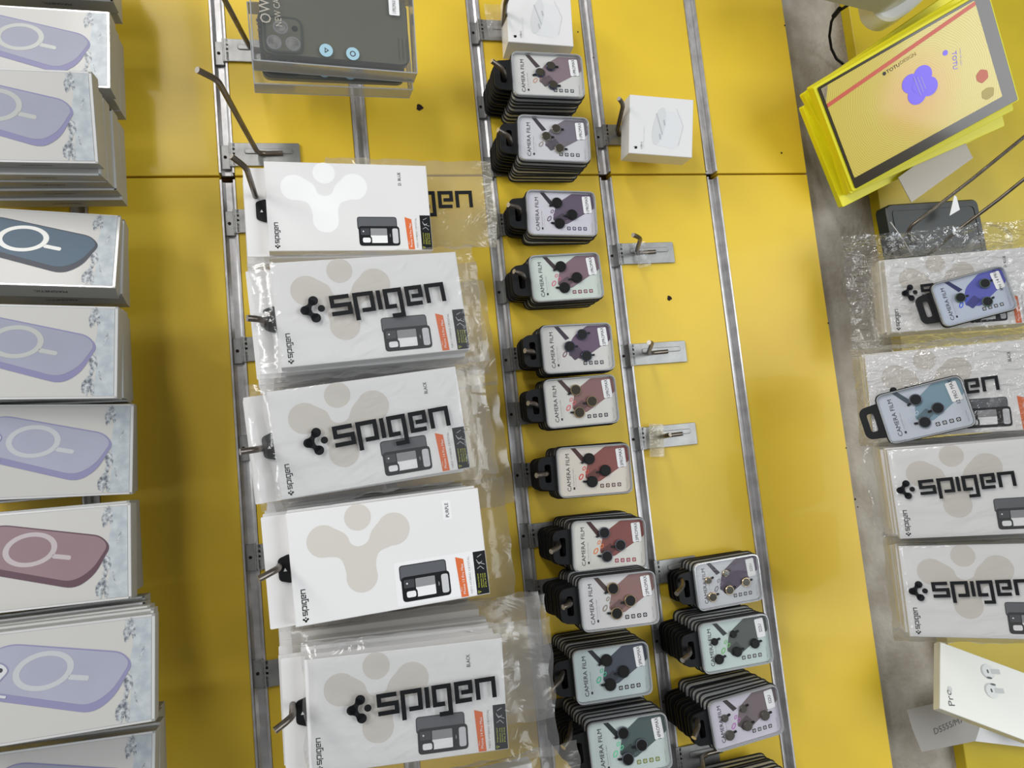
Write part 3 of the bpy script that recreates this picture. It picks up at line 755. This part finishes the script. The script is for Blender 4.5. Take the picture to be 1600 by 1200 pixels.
# ------------------------------------------------------------------ silver-edged phone case boxes at the left
ML, MW, MT = 0.155, 0.082, 0.0195
SPL = M('splash_print', (190, 194, 196), .4, coat=.12, var=1, vscale=330, rgb2=(92, 98, 106), detail=9)
MARB = M('pale_blue_marbled_print', (182, 188, 190), .4, coat=.12, var=1, vscale=110, rgb2=(160, 168, 174), detail=9)
MBG = M('warm_grey_gloss_print', (186, 184, 180), .4, coat=.12)
MSIDE = M('grey_carton_side', (150, 150, 146), .45, coat=.2)
def magnetic_box(name, label, group, body, dark, ringc, camera=True):
    e = empty(name, label, 'box', group)
    m = Me(); m.box(-ML / 2, ML / 2, -MW / 2, MW / 2, -MT, 0, MSIDE, .0005)
    for y0, y1, x0, x1 in ((-MW / 2, -MW / 2 + .0022, -ML / 2, ML / 2), (MW / 2 - .0022, MW / 2, -ML / 2, ML / 2), (-MW / 2, MW / 2, ML / 2 - .0028, ML / 2)):
        m.flat(rect(x0 + .0003, x1 - .0003, y0 + .0003, y1 - .0003), .00006, SILVER)
    n0 = len(m.v); m.text('MAGNETIC', 0, 0, .0032, 0, BLACK, 180, width=.026)
    m.xf(Matrix.Translation((.024, -MW / 2 - .0002, -.009)) @ Matrix.Rotation(math.radians(90), 4, 'X'), n0)
    part(m, 'carton', e)
    if body is None: return e
    m = Me(); z = .00012; c = M('case_%d_%d_%d' % body, body, .45, var=.08, vscale=18); d = M('case_rim_%d_%d_%d' % dark, dark, .45); rg = M('case_ring_%d_%d_%d' % ringc, ringc, .3)
    m.flat(rect(-ML / 2 + .0006, ML / 2 - .0028, -MW / 2 + .0022, MW / 2 - .0022), z, MBG)
    m.flat([(x / 1000, y / 1000) for x, y in ((59, -38.6), (74.6, -38.6), (74.6, 38.6), (60, 38.6), (61.5, 20), (59, 5), (60.5, -15))], z + .0001, MARB)
    rs = random.Random(4)
    def blob(cx, cy, a, b, rot, n=26, j=.25):
        return [(x / 1000, y / 1000) for x, y in rotp([(cx + a * math.cos(t) * (1 + j * (rs.random() - .5)), cy + b * math.sin(t) * (1 + j * (rs.random() - .5))) for t in [2 * math.pi * k / n for k in range(n)]], rot, cx, cy)]
    for cx, cy, a, b, r_ in ((57.5, 31, 8.5, 2.6, 84), (61, 32, 7, 2.2, 96), (58, -9, 6.5, 3.2, 100), (57, -17, 5, 1.8, 75), (55, -27, 6, 3.6, 80), (52, -32, 5.5, 2.8, 100), (58, -33, 5, 1.6, 88), (68, 12, 6, .8, 72), (64, -22, 5, .6, 100)):
        m.flat(blob(cx, cy, a, b, r_, j=.5), z + .00015 + .00001 * (cy % 7), SPL)
    def Q(pts, dy=0): return [(x / 1000, (y + dy) / 1000) for x, y in pts]
    out = [(-84, 8), (-66, 31.5), (51, 11), (55.5, 3.5), (33, -29), (-84, -5)]
    rim_ = rpoly([(-46, 22), (-24, 32), (54, 15), (61.5, 5), (49, -18), (34, -28), (-52, -2)], [5, 9, 9, 5, 8, 10, 3], 6)
    top = rpoly([(-46, 22), (-24, 31), (53, 14), (59.5, 6), (47.5, -13), (32, -22), (-52, 4)], [5, 9, 9, 5, 8, 10, 3], 6)
    m.flat(Q(rim_)[::-1], z + .0003, d); m.flat(Q(top)[::-1], z + .0004, c)
    o1 = rotp(circ(0, 8.5, 20.5, 40, 14.2), 5, 0, 8.5); o2 = rotp(circ(0, 8.5, 16, 40, 10.6), 5, 0, 8.5)
    m.ringp(Q(o1), Q(o2), z + .0005, rg)
    m.flat(Q(rotp(rrect(16.5, 31, -1.9, 1.9, 1.8), -12, 23.5, 0)), z + .0005, rg)
    if camera:
        cm = rpoly([(-56, 20), (-40, 22), (-26, 18), (-22, 12), (-30, 3), (-40, 0), (-56, 2)], 4, 4)
        m.flat(Q(cm)[::-1], z + .0006, d)
        m.flat(Q([(x * .93 - 2.6, y * .88 + 1.4) for x, y in cm])[::-1], z + .0007, LGREY)
        for cx, cy in ((-36.5, 16.5), (-40.5, 8)): m.flat(Q(circ(cx, cy, 4.4, 20, 3.1)), z + .0008, BLACK)
        m.flat(Q(circ(-28.5, 13, 1.7, 14)), z + .0008, DGREY)
    m.flat(Q(rotp(rrect(-33, -24, -6.4, -4.6, .5), -17, -28.5, -5.5)), z + .0006, LGREY)
    part(m, 'printed_front', e)
    return e
LAV = ((158, 160, 176), (132, 130, 162), (182, 184, 186)); LAV2 = ((148, 150, 166), (126, 124, 158), (174, 176, 172))
BLU = ((72, 92, 108), (58, 62, 72), (206, 206, 202)); MAU = ((136, 112, 118), (88, 62, 72), (178, 168, 170))
MB = (-0.1585, 0.0931, 0.0909, -0.0164, -0.0547, 0.0058)
MC = (-0.1616, 0.0004, 0.1368, -0.0131, 0.1566, 0.0125)
MEE = (-0.1582, -0.1077, 0.1023, -0.0498, -0.3075, 0.1107)
MF = (-0.1534, -0.2103, 0.1343, -0.0596, 0.0296, 0.0710)
MG = (-0.1510, -0.2950, 0.1127, -0.0628, 0.0320, 0.1337)
MH = (-0.1523, -0.3871, 0.1230, -0.0224, -0.0514, 0.0189)
MI = (-0.1254, -0.4768, 0.1783, -0.0333, -0.1127, 0.0941)
MA = (-0.152, 0.193, 0.10, -0.01, .02, 0)
MJ = (-0.140, -0.578, 0.135, -0.05, -0.08, 0.05)
plainmag = None
for lab, P, colr, camr, n_, nm, dr in (
        ('silver-edged phone case box at the top picture edge, only its lower side in view', MA, LAV, True, 2, 'topmost', (-.003, 0)),
        ('lavender phone case box whose front starts at the top left corner of the photo', MB, LAV2, False, 2, 'first lavender', (-.001, 0)),
        ('lavender phone case box overlapping the one above it, MAGNETIC printed on its lower side', MC, LAV2, False, 4, 'second lavender', (-.001, -.001)),
        ('phone case box with a dark blue case pictured, tilted so its lower side shows', MEE, BLU, False, 2, 'dark blue', (-.003, -.001)),
        ('lavender phone case box directly under the dark blue one', MF, LAV2, False, 3, 'lavender one under the blue', (-.003, 0)),
        ('lavender phone case box with camera lenses pictured, directly above the mauve one', MG, LAV, True, 3, 'lavender one above the mauve', (-.006, 0)),
        ('phone case box with a mauve case pictured', MH, MAU, True, 3, 'mauve', (-.004, 0)),
        ('bright-edged lavender phone case box, closest to the viewer, below the mauve one', MI, LAV, True, 4, 'nearest lavender', (-.0065, .001)),
        ('lavender phone case box cut by the bottom left of the photo', MJ, LAV2, True, 3, 'bottommost', (-.003, 0))):
    pose(magnetic_box('phone_case_box', lab, None, *colr, camera=camr), *P)
    for k in range(1, n_ + 1):
        if P[2] - k * .0212 < .024: break
        if plainmag is None: o = plainmag = magnetic_box('phone_case_box', None, None, None, None, None)
        else: o = copy_tree(plainmag)
        f = max(0, 1 - k / (n_ + .5))
        pose(o, P[0] + dr[0] * k + random.uniform(-.0025, .0025), P[1] + dr[1] * k + random.uniform(-.002, .002), P[2] - k * .0212, P[3] * f + random.uniform(-.01, .01), P[4] * f, P[5] * f)
        tag(o, 'grey-sided phone case box stacked behind the %s box' % nm, 'box', 'boxes behind the %s box' % nm)
HG0 = 'wire hooks behind the silver-edged boxes'
for t, w in ((.193, .10), (.093, .09), (0, .137), (-.108, .10), (-.21, .134), (-.295, .112), (-.387, .123), (-.477, .178), (-.578, .135)):
    hk = hook(-2, t, (-.262, t, w + .012), (-.272, t, w + .02), 'wire hook outside the photo that carries the silver-edged boxes', HG0, plate=.03)

# ------------------------------------------------------------------ boxed clear phone cases at the top
CASEG = M('grey_green_case', (104, 106, 88), .22, coat=.4, var=.1, vscale=14)
CASEGD = M('grey_green_case_side', (58, 66, 58), .3, coat=.3)
SKYB = M('pale_blue_print', (160, 196, 210), .4)
PRINTW = M('white_ink_on_clear', (176, 170, 158), .4)
def blister(label, P):
    e = empty('clear_case_package', label, 'box')
    L, W, Tt = .163, .084, .022
    m = Me()
    m.box(-L / 2, L / 2, -W / 2, W / 2, -Tt, 0, PET)
    cb_ = part(m, 'clear_box', e)
    m = Me()
    for y in (-W / 2, W / 2):
        for z in (-.0006, -Tt): m.box(-L / 2, L / 2, y - .0006, y + .0006, z, z + .0008, RIM)
        m.box(-L / 2, L / 2, y - .0002, y + .0002, -Tt + .001, -.001, RIM)
    for x in (-L / 2, L / 2):
        for z in (-.0006, -Tt): m.box(x - .0006, x + .0006, -W / 2, W / 2, z, z + .0008, RIM)
        m.box(x - .0003, x + .0003, -W / 2, W / 2, -Tt + .001, -.001, RIM)
    part(m, 'folded_edges', cb_)
    m = Me(); cx = .0025
    m.prism(rrect(-.0755 + cx, .0725 + cx, -.0335, .0365, .010, 6), -.0125, -.0035, CASEGD, .0012, top=CASEG)
    m.prism(rrect(-.072 + cx, -.036 + cx, -.031, .005, .009, 6), -.0036, -.0018, CASEG, .0006)
    m.ringp(rrect(-.0725 + cx, -.0355 + cx, -.0315, .0055, .0092, 6), rrect(-.0705 + cx, -.0375 + cx, -.0295, .0035, .008, 6), -.0016, CASEGD)
    for x, y in ((-.0635, -.0215), (-.0455, -.0215), (-.0565, -.0055)):
        m.prism(circ(x + cx, y, .0075, 28), -.0030, -.0012, GREY, .0006)
        m.flat(circ(x + cx, y, .0060, 28), -.00115, M('silver_lens_print', (186, 184, 178), .25, metal=.6, var=.5, vscale=160))
    m.flat(circ(-.043 + cx, -.006, .003, 16), -.0014, BLACK)
    part(m, 'phone_case', e, 'grey-green phone case')
    m = Me(); z = .0004
    m.text('OWS', -.0685, .011, .0105, z, PRINTW, 93, width=.030)
    m.text('NEW CASE', -.0565, .011, .0062, z, PRINTW, 93, width=.034)
    for i in range(3): m.text('protective case for mobile phone', .0635 + .0042 * i, -.018, .0012, z, INK, 90, width=.024)
    part(m, 'lettering', cb_, 'white vertical lettering')
    for i, x in enumerate((-.011, .0155)):
        m = Me(); y = -.0262 - .0012 * i
        m.flat(circ(x, y, .0067, 28), z, SKYB)
        if i == 0: m.stroke([(x - .001, y - .0022), (x + .0022, y), (x - .001, y + .0022)], .0008, z + .0001, DGREY, True)
        else: m.ringp(circ(x, y, .0030, 18), circ(x, y, .0020, 18), z + .0001, MATS['steel_blue_ring'])
        part(m, 'round_icon', cb_, 'round pale blue icon')
    m = Me()
    m.flat(rrect(.0555, .0665, .0175, .0355, .0015), z, STICK); m.text('11PROMAX', .061, .0265, .0038, z + .0001, INK, 90, width=.014)
    part(m, 'size_sticker', cb_, 'white size sticker')
    setm(e, P); return e
B1 = (0.1357, 0.1120, 0.1134, -.012, 0.0798, 0.0748)
blister('clear boxed grey-green phone case with NEW CASE lettering, front one of two', onto(B1, 0, 0, 0))
blister('clear boxed phone case showing beneath the front NEW CASE package', onto(B1, -.002, -.009, -.026, .035))

# ------------------------------------------------------------------ small white adapter boxes
def apple(m, cx, cy, k, z, rot):
    def P(p): return [(cx + x * k, cy + y * k) for x, y in rotp(p, rot)]
    m.flat(P(rpoly([(-.5, .1), (-.42, .42), (-.1, .42), (0, .36), (.1, .42), (.38, .42), (.34, .1), (.44, -.2), (.22, -.52), (0, -.45), (-.22, -.52), (-.46, -.2)], .1, 3))[::-1], z, BLACK)
    m.flat(P(rpoly([(0, .48), (.05, .7), (.24, .82), (.2, .58)], .05, 3))[::-1], z, BLACK)
def adapter(label, P, L=.08, W=.07, Tt=.032):
    e = empty('adapter_box', label, 'box')
    m = Me(); m.box(-L / 2, L / 2, -W / 2, W / 2, -Tt, 0, WHITE2, .0006); part(m, 'carton', e)
    m = Me(); z = .00012; fnt = M('faint_grey_print', (206, 207, 208), .5); f2 = M('faint_grey_detail', (176, 178, 180), .5)
    k = L / .08
    m.flat([(x * k / 1000, y * k / 1000) for x, y in rotp(rrect(-7, 24, -24, 20, 9, 6), -8)], z, M('near_white_print', (216, 217, 218), .4))
    m.flat([(x * k / 1000, y * k / 1000) for x, y in rotp(circ(-3, 0, 7.2, 28, 23), -12, -3, 0)], z + .0001, fnt)
    m.stroke([(-.0065 * k, .015 * k), (.0015 * k, -.010 * k)], .0013, z + .0002, f2)
    for x, y in ((3.5, 4.5), (-1.5, -12.5)): m.flat([(a * k / 1000, b * k / 1000) for a, b in rotp(rrect(x - 1, x + 1, y - 3.5, y + 3.5, .8), 12, x, y)], z + .0002, f2)
    m.stroke([(.019 * k, .022 * k), (.0275 * k, .002 * k), (.022 * k, -.022 * k)], .0006, z + .0002, fnt)
    apple(m, -.0315 * k, -.0275 * k, .0038, z, 90)
    m.text('USB-C', -.0245 * k, -.0245 * k, .0022 * k, z, INK, 90, width=.0085 * k)
    m.text('20W Power Adapter', -.0215 * k, -.015 * k, .0018 * k, z, LGREY, 90, width=.026 * k)
    part(m, 'printed_front', e, 'small black fruit mark and USB-C lettering')
    pose(e, *P); return e
U1 = (0.3779, 0.1767, 0.0485, -0.0570, -0.0169, -0.0367)
U2 = (0.5114, 0.0343, 0.0624, -0.1030, 0.1310, -0.0705)
adapter('square white adapter box cut by the top of the photo, above the lens protector packs', U1, Tt=.036)
adapter('small white adapter box hanging alone on the bare yellow panel', U2)

# ------------------------------------------------------------------ tablet case packages
YC = M('bright_yellow_card', (232, 224, 24), .45); YCD = M('yellow_card_inner', (186, 174, 20), .5)
def wallpaper():
    m = M('tablet_wallpaper_print', (214, 192, 84), .22, coat=.5)
    nt = m.node_tree; N = nt.nodes; L = nt.links; b = N['Principled BSDF']
    tc = N.new('ShaderNodeTexCoord')
    w = N.new('ShaderNodeTexWave'); w.wave_type = 'RINGS'; w.rings_direction = 'Z'; w.inputs['Scale'].default_value = 130; w.inputs['Distortion'].default_value = 9; w.inputs['Detail'].default_value = 0; w.inputs['Detail Scale'].default_value = .35
    mp = N.new('ShaderNodeMapping'); mp.inputs['Location'].default_value = (.0, .0, 0)
    L.new(tc.outputs['Object'], mp.inputs[0]); L.new(mp.outputs[0], w.inputs[0])
    r = N.new('ShaderNodeValToRGB'); r.color_ramp.elements[0].color = (*lin((196, 174, 70)), 1); r.color_ramp.elements[1].color = (*lin((218, 198, 92)), 1)
    r.color_ramp.elements[0].position = .0; r.color_ramp.elements[1].position = .5
    L.new(w.outputs[0], r.inputs[0])
    ln = N.new('ShaderNodeVectorMath'); ln.operation = 'LENGTH'; mp2 = N.new('ShaderNodeMapping'); mp2.inputs['Scale'].default_value = (1, 1, 0)
    L.new(tc.outputs['Object'], mp2.inputs[0]); L.new(mp2.outputs[0], ln.inputs[0])
    mr = N.new('ShaderNodeMapRange'); mr.inputs['From Min'].default_value = .018; mr.inputs['From Max'].default_value = .06; mr.inputs['To Min'].default_value = .85; mr.inputs['To Max'].default_value = 0
    L.new(ln.outputs['Value'], mr.inputs['Value'])
    mx = N.new('ShaderNodeMix'); mx.data_type = 'RGBA'; L.new(mr.outputs[0], mx.inputs[0]); L.new(r.outputs[0], mx.inputs[6]); mx.inputs[7].default_value = (*lin((216, 164, 74)), 1)
    L.new(mx.outputs[2], b.inputs['Base Color'])
    return m
T0 = (0.8399, 0.0572, 0.1106, 0.4149, 0.3291, -0.4026)
TL_, TW_ = .225, .145
def tablet_pack(label, group, mtx, front=False):
    e = empty('tablet_case_package', label, 'box', group)
    m = Me(); m.prism(rrect(-TL_ / 2, TL_ / 2, -TW_ / 2, TW_ / 2, .002, 2), -.011, 0, YC, .0005); part(m, 'card_sleeve', e)
    if front:
        BZ = M('dark_olive_gloss_bezel', (52, 44, 26), .2, coat=.5)
        m = Me(); m.prism(rrect(-TL_ / 2 + .004, TL_ / 2 - .002, -TW_ / 2 + .002, TW_ / 2 - .003, .002, 2), .0002, .0012, BZ, .0003)
        wb_ = part(m, 'window_bezel', e)
        m = Me(); z = .0016
        x0, x1, y0, y1 = -TL_ / 2 + .0075, TL_ / 2 - .019, -TW_ / 2 + .016, TW_ / 2 - .006
        m.flat(rrect(x0, x1, y0, y1, .001, 1), z, wallpaper())
        (ax, ay), (bx_, by_) = loc(T0, 1291, 166), loc(T0, 1527, 3)
        m.flat([(x0, ay - .0022), (x1, by_ - .0022), (x1, by_ + .0026), (x0, ay + .0026)], z + .0002, M('coral_stripe_print', (206, 92, 70), .3))
        PU = M('violet_print', (132, 110, 246), .3)
        cx, cy = loc(T0, 1436, 133)
        for a in range(4):
            t = math.radians(45 + 90 * a + 8); m.flat(circ(cx + .0115 * math.cos(t), cy + .0115 * math.sin(t), .0115, 28), z + .0003 + a * .00003, PU)
        m.flat(circ(cx, cy, .010), z + .0005, PU)
        for k in range(3): m.stroke([(cx - .004 + .004 * k, cy + .013 - .002 * k), (cx - .003 + .004 * k, cy - .012 + .002 * k)], .0009, z + .0007, M('pale_violet_print', (170, 158, 220), .3))
        x, y = loc(T0, 1401, 102); m.text('TOTU', x - .006, y - .0005, .0042, z + .0003, INK, 2, width=.017); m.text('DESIGN', x + .014, y + .001, .0042, z + .0003, M('olive_lettering', (150, 130, 60), .4), 2, width=.020)
        m.flat(circ(x - .0175, y - .001, .0022, 16), z + .0003, INK)
        x, y = loc(T0, 1487, 92); m.text('TOTU', x + .002, y - .003, .0055, z + .0003, PU, -103, width=.021); m.text('new life style', x + .0095, y - .003, .0022, z + .0003, M('pale_violet_print', (170, 158, 220), .3), -103, width=.020); m.flat(circ(x - .006, y + .011, .0032), z + .0003, PU)
        x, y = loc(T0, 1534, 119); m.flat(rpoly([(x + a, y + b) for a, b in ((-.008, -.002), (-.003, -.008), (.006, -.005), (.007, .004), (0, .009), (-.007, .005))], .002), z + .0003, M('brick_red_print', (196, 96, 66), .3))
        x, y = loc(T0, 1542, 146); m.flat(rpoly([(x + a, y + b) for a, b in ((-.008, -.002), (-.003, -.007), (.006, -.006), (.009, .003), (.002, .007), (-.006, .006))], .002), z + .0003, M('olive_print', (176, 156, 72), .3))
        m.flat([(x0, y1 - .018), (x0 + .009, y1), (x0, y1)], z + .0004, M('taupe_print', (150, 138, 112), .4))
        m.text('12.9 inch', x0 + .003, y1 - .007, .0012, z + .0006, INK, 62, width=.010)
        part(m, 'cover_picture', wb_, 'yellow wavy picture with coral stripe and violet flower')
    setm(e, mtx); return e
tablet_pack('yellow tablet case package with black framed window and violet flower, front of the leaning stack', None, onto(T0, 0, 0, 0), True)
for k, (dx, dy, dr) in enumerate(((.004, -.006, -.03), (.012, .004, .03), (.016, -.014, -.09), (.020, .010, .10), (.012, -.018, -.03))):
    Tk = (T0[0], T0[1], T0[2] - .006 * (k + 1), T0[3], T0[4] * (1 - .10 * (k + 1)), T0[5] * (1 - .08 * (k + 1)))
    tablet_pack('yellow tablet case package fanned out behind the front one', 'yellow packages behind the front tablet package', onto(Tk, dx, dy, -.0125 * (k + 1) + .006 * (k + 1), dr))
# pale card between the yellow packages
m = Me(); m.prism(rect(-.05, .05, -.02, .02), -.0012, 0, M('grey_white_card', (186, 178, 166), .6)); o = m.obj('loose_card')
p = at(1462, 262, .05); pose(o, p.x, p.y, p.z, .55, .2, -.3); tag(o, 'greyish white card sticking out beneath the yellow tablet packages', 'card')

# ------------------------------------------------------------------ things in the lower right corner region
DARK = M('green_black_plastic', (26, 32, 26), .4, var=.2, vscale=12)
p = at(1468, 385, .03); e = empty('dark_case', 'flat green-black case standing behind the crinkled bag', 'case')
m = Me(); m.prism(rrect(-.078, .075, -.075, .062, .010, 6), -.022, .0, DARK, .002); part(m, 'shell', e)
m = Me(); m.ring3(rrect(-.070, .067, -.067, .054, .008, 6), rrect(-.068, .065, -.065, .052, .007, 6), 0, .0008, DARK); part(m, 'raised_edge', e)
pose(e, p.x, p.y, .034, .04)
m = Me(); m.prism([(0, 0), (.018, .008), (.016, .026), (.013, .028)], -.0006, 0, WHITE); o = m.obj('paper_shard'); p = at(1484, 337, .055); pose(o, p.x, p.y, p.z, -.0); tag(o, 'pointed scrap of white card above the crinkled bag', 'paper')
def wire_thing(pts, r, label, mat=WIRE):
    m = Me(); m.tube([at(*q) for q in pts], r, mat, 10, TIP); o = m.obj('bent_wire_hook'); o.matrix_world = F4; tag(o, label, 'hook'); return o
wire_thing([(1640, 184, .17), (1600, 214, .155), (1520, 279, .12), (1440, 341, .085), (1424, 353, .08), (1419, 362, .07), (1423, 374, .05), (1440, 392, .01), (1450, 400, -.012)], .0022, 'long bent wire crossing in front of the flat green-black case')
wire_thing([(1640, 250, .16), (1600, 280, .14), (1560, 312, .12), (1500, 357, .085), (1455, 395, .05), (1445, 402, .02), (1448, 404, -.012)], .0022, 'long bent wire lying under the crinkled clear bag')
wire_thing([(1391, 347, .045), (1411, 375, .045), (1425, 398, .04)], .0009, 'thin short wire against the flat green-black case', ALU)

PB = (0.8340, -0.6759, 0.0780, -0.4633, -0.3531, -0.2306)
e = empty('earphone_box', 'plain white earphone box marked Pro below the leaning pile', 'box')
m = Me(); m.box(-.0575, .0575, -.04, .04, -.012, 0, M('warm_white_gloss_card', (214, 214, 204), .3, coat=.3), .0006); part(m, 'carton', e)
m = Me(); x, y = loc(PB, 1484, 1090); m.text('Pro', x, y, .0075, .0003, DGREY, 108, width=.018)
x, y = loc(PB, 1484, 1077); m.flat(circ(x, y, .0028, 16, .0036), .0003, M('pale_silver_print', (190, 190, 190), .3))
part(m, 'lettering', e, 'grey word Pro')
for px, py, s_ in ((1543, 1049, 1), (1549, 1079, -1)):
    m = Me()
    x, y = loc(PB, px, py)
    m.flat(circ(x, y, .0085, 24, .0085), .0003, M('earphone_shade_print', (178, 180, 178), .3)); m.flat(circ(x + .0008, y + .0006 * s_, .0076, 24, .0078), .0004, M('earphone_white_print', (208, 210, 208), .3))
    m.flat([(x + a, y + b) for a, b in rotp(rrect(.004, .016, -.0028, .0028, .001), 18)], .0005, M('earphone_shade_print', (178, 180, 178), .3))
    m.flat([(x + a, y + b) for a, b in rotp(rrect(-.001, .001, -.002, .002, .0006), 20)], .0006, INK)
    m.flat([(x + a, y - s_ * .0075 + b) for a, b in rotp(circ(.002, 0, .0035, 14, .0013), 10)], .0006, DGREY)
    part(m, 'earphone_picture', e, 'printed white earphone')
pose(e, *PB)
# handwritten slip
w0 = .020
pc = at(1475, 1135, w0)
def rel(px, py): q = at(px, py, w0) - pc; return (q.x, q.y)
m = Me()
m.prism([rel(*q) for q in ((1440, 1175), (1485, 1166), (1524, 1158), (1540, 1110), (1475, 1096), (1417, 1109), (1426, 1140))], -.0006, 0, M('grey_note_paper', (160, 156, 150), .8, bump=.2, bscale=30))
e = m.obj('note_paper')
x, y = rel(1487, 1131); mm = Me(); mm.text('D5555/M719', 0, 0, .0075, 0, M('pencil_grey', (86, 84, 82), .6), 9, width=.056)
mm.xf(Matrix.Translation((x, y, .0003)), 0); part(mm, 'handwriting', e)
tag(e, 'torn grey paper slip with handwriting under the earphone box', 'paper'); pose(e, pc.x, pc.y, pc.z)
w0 = .012; m = Me(); pc = at(1560, 1135, w0)
m.prism([rel(*q) for q in ((1522, 1158), (1640, 1172), (1640, 1110), (1500, 1085))], -.010, 0, WHITE); o = m.obj('white_carton'); pose(o, pc.x, pc.y, pc.z); tag(o, 'white carton edge showing beneath the handwritten slip', 'box')
e = pack_front('lens protector pack poking out at the bottom right corner of the photo', (120, 150, 120), (190, 206, 186), '13PRO', L3A, CLR, (150, 200, 150)); p = at(1638, 1122, .035); pose(e, p.x, p.y, p.z, -.12)

# white device and cable at the top
w0 = .11; pc = at(1380, -10, w0)
e = empty('white_device', 'white rounded plastic device cut by the top of the photo', 'device')
m = Me(); m.prism(rpoly([rel(*q) for q in ((1374, 21), (1398, 12), (1440, -14), (1452, -80), (1262, -80), (1262, -6))][::-1], .008, 6), -.004, .03, M('light_grey_plastic', (170, 170, 168), .35), .004); part(m, 'body', e)
m = Me(); m.prism(rpoly([rel(*q) for q in ((1368, 14), (1384, 28), (1400, 30), (1426, 15), (1452, -8), (1462, -80), (1350, -80))][::-1], .012, 6), -.03, -.003, M('white_gloss_plastic', (222, 222, 224), .25, coat=.4), .003); part(m, 'rounded_foot', e)
pose(e, pc.x, pc.y, pc.z)
m = Me(); m.tube([at(*q) for q in ((1345, -6, .085), (1322, 10, .06), (1306, 20, .04), (1299, 34, .02), (1296, 56, .0), (1299, 76, -.015), (1307, 92, -.02), (1330, 110, -.02))], .0019, BPLA, 10)
m.tube([at(*q) for q in ((1312, 14, .052), (1303, 25, .034))], .0034, BPLA, 10); o = m.obj('black_cable'); o.matrix_world = F4; tag(o, 'thin black cable hanging from the white device over the plaster', 'cable')
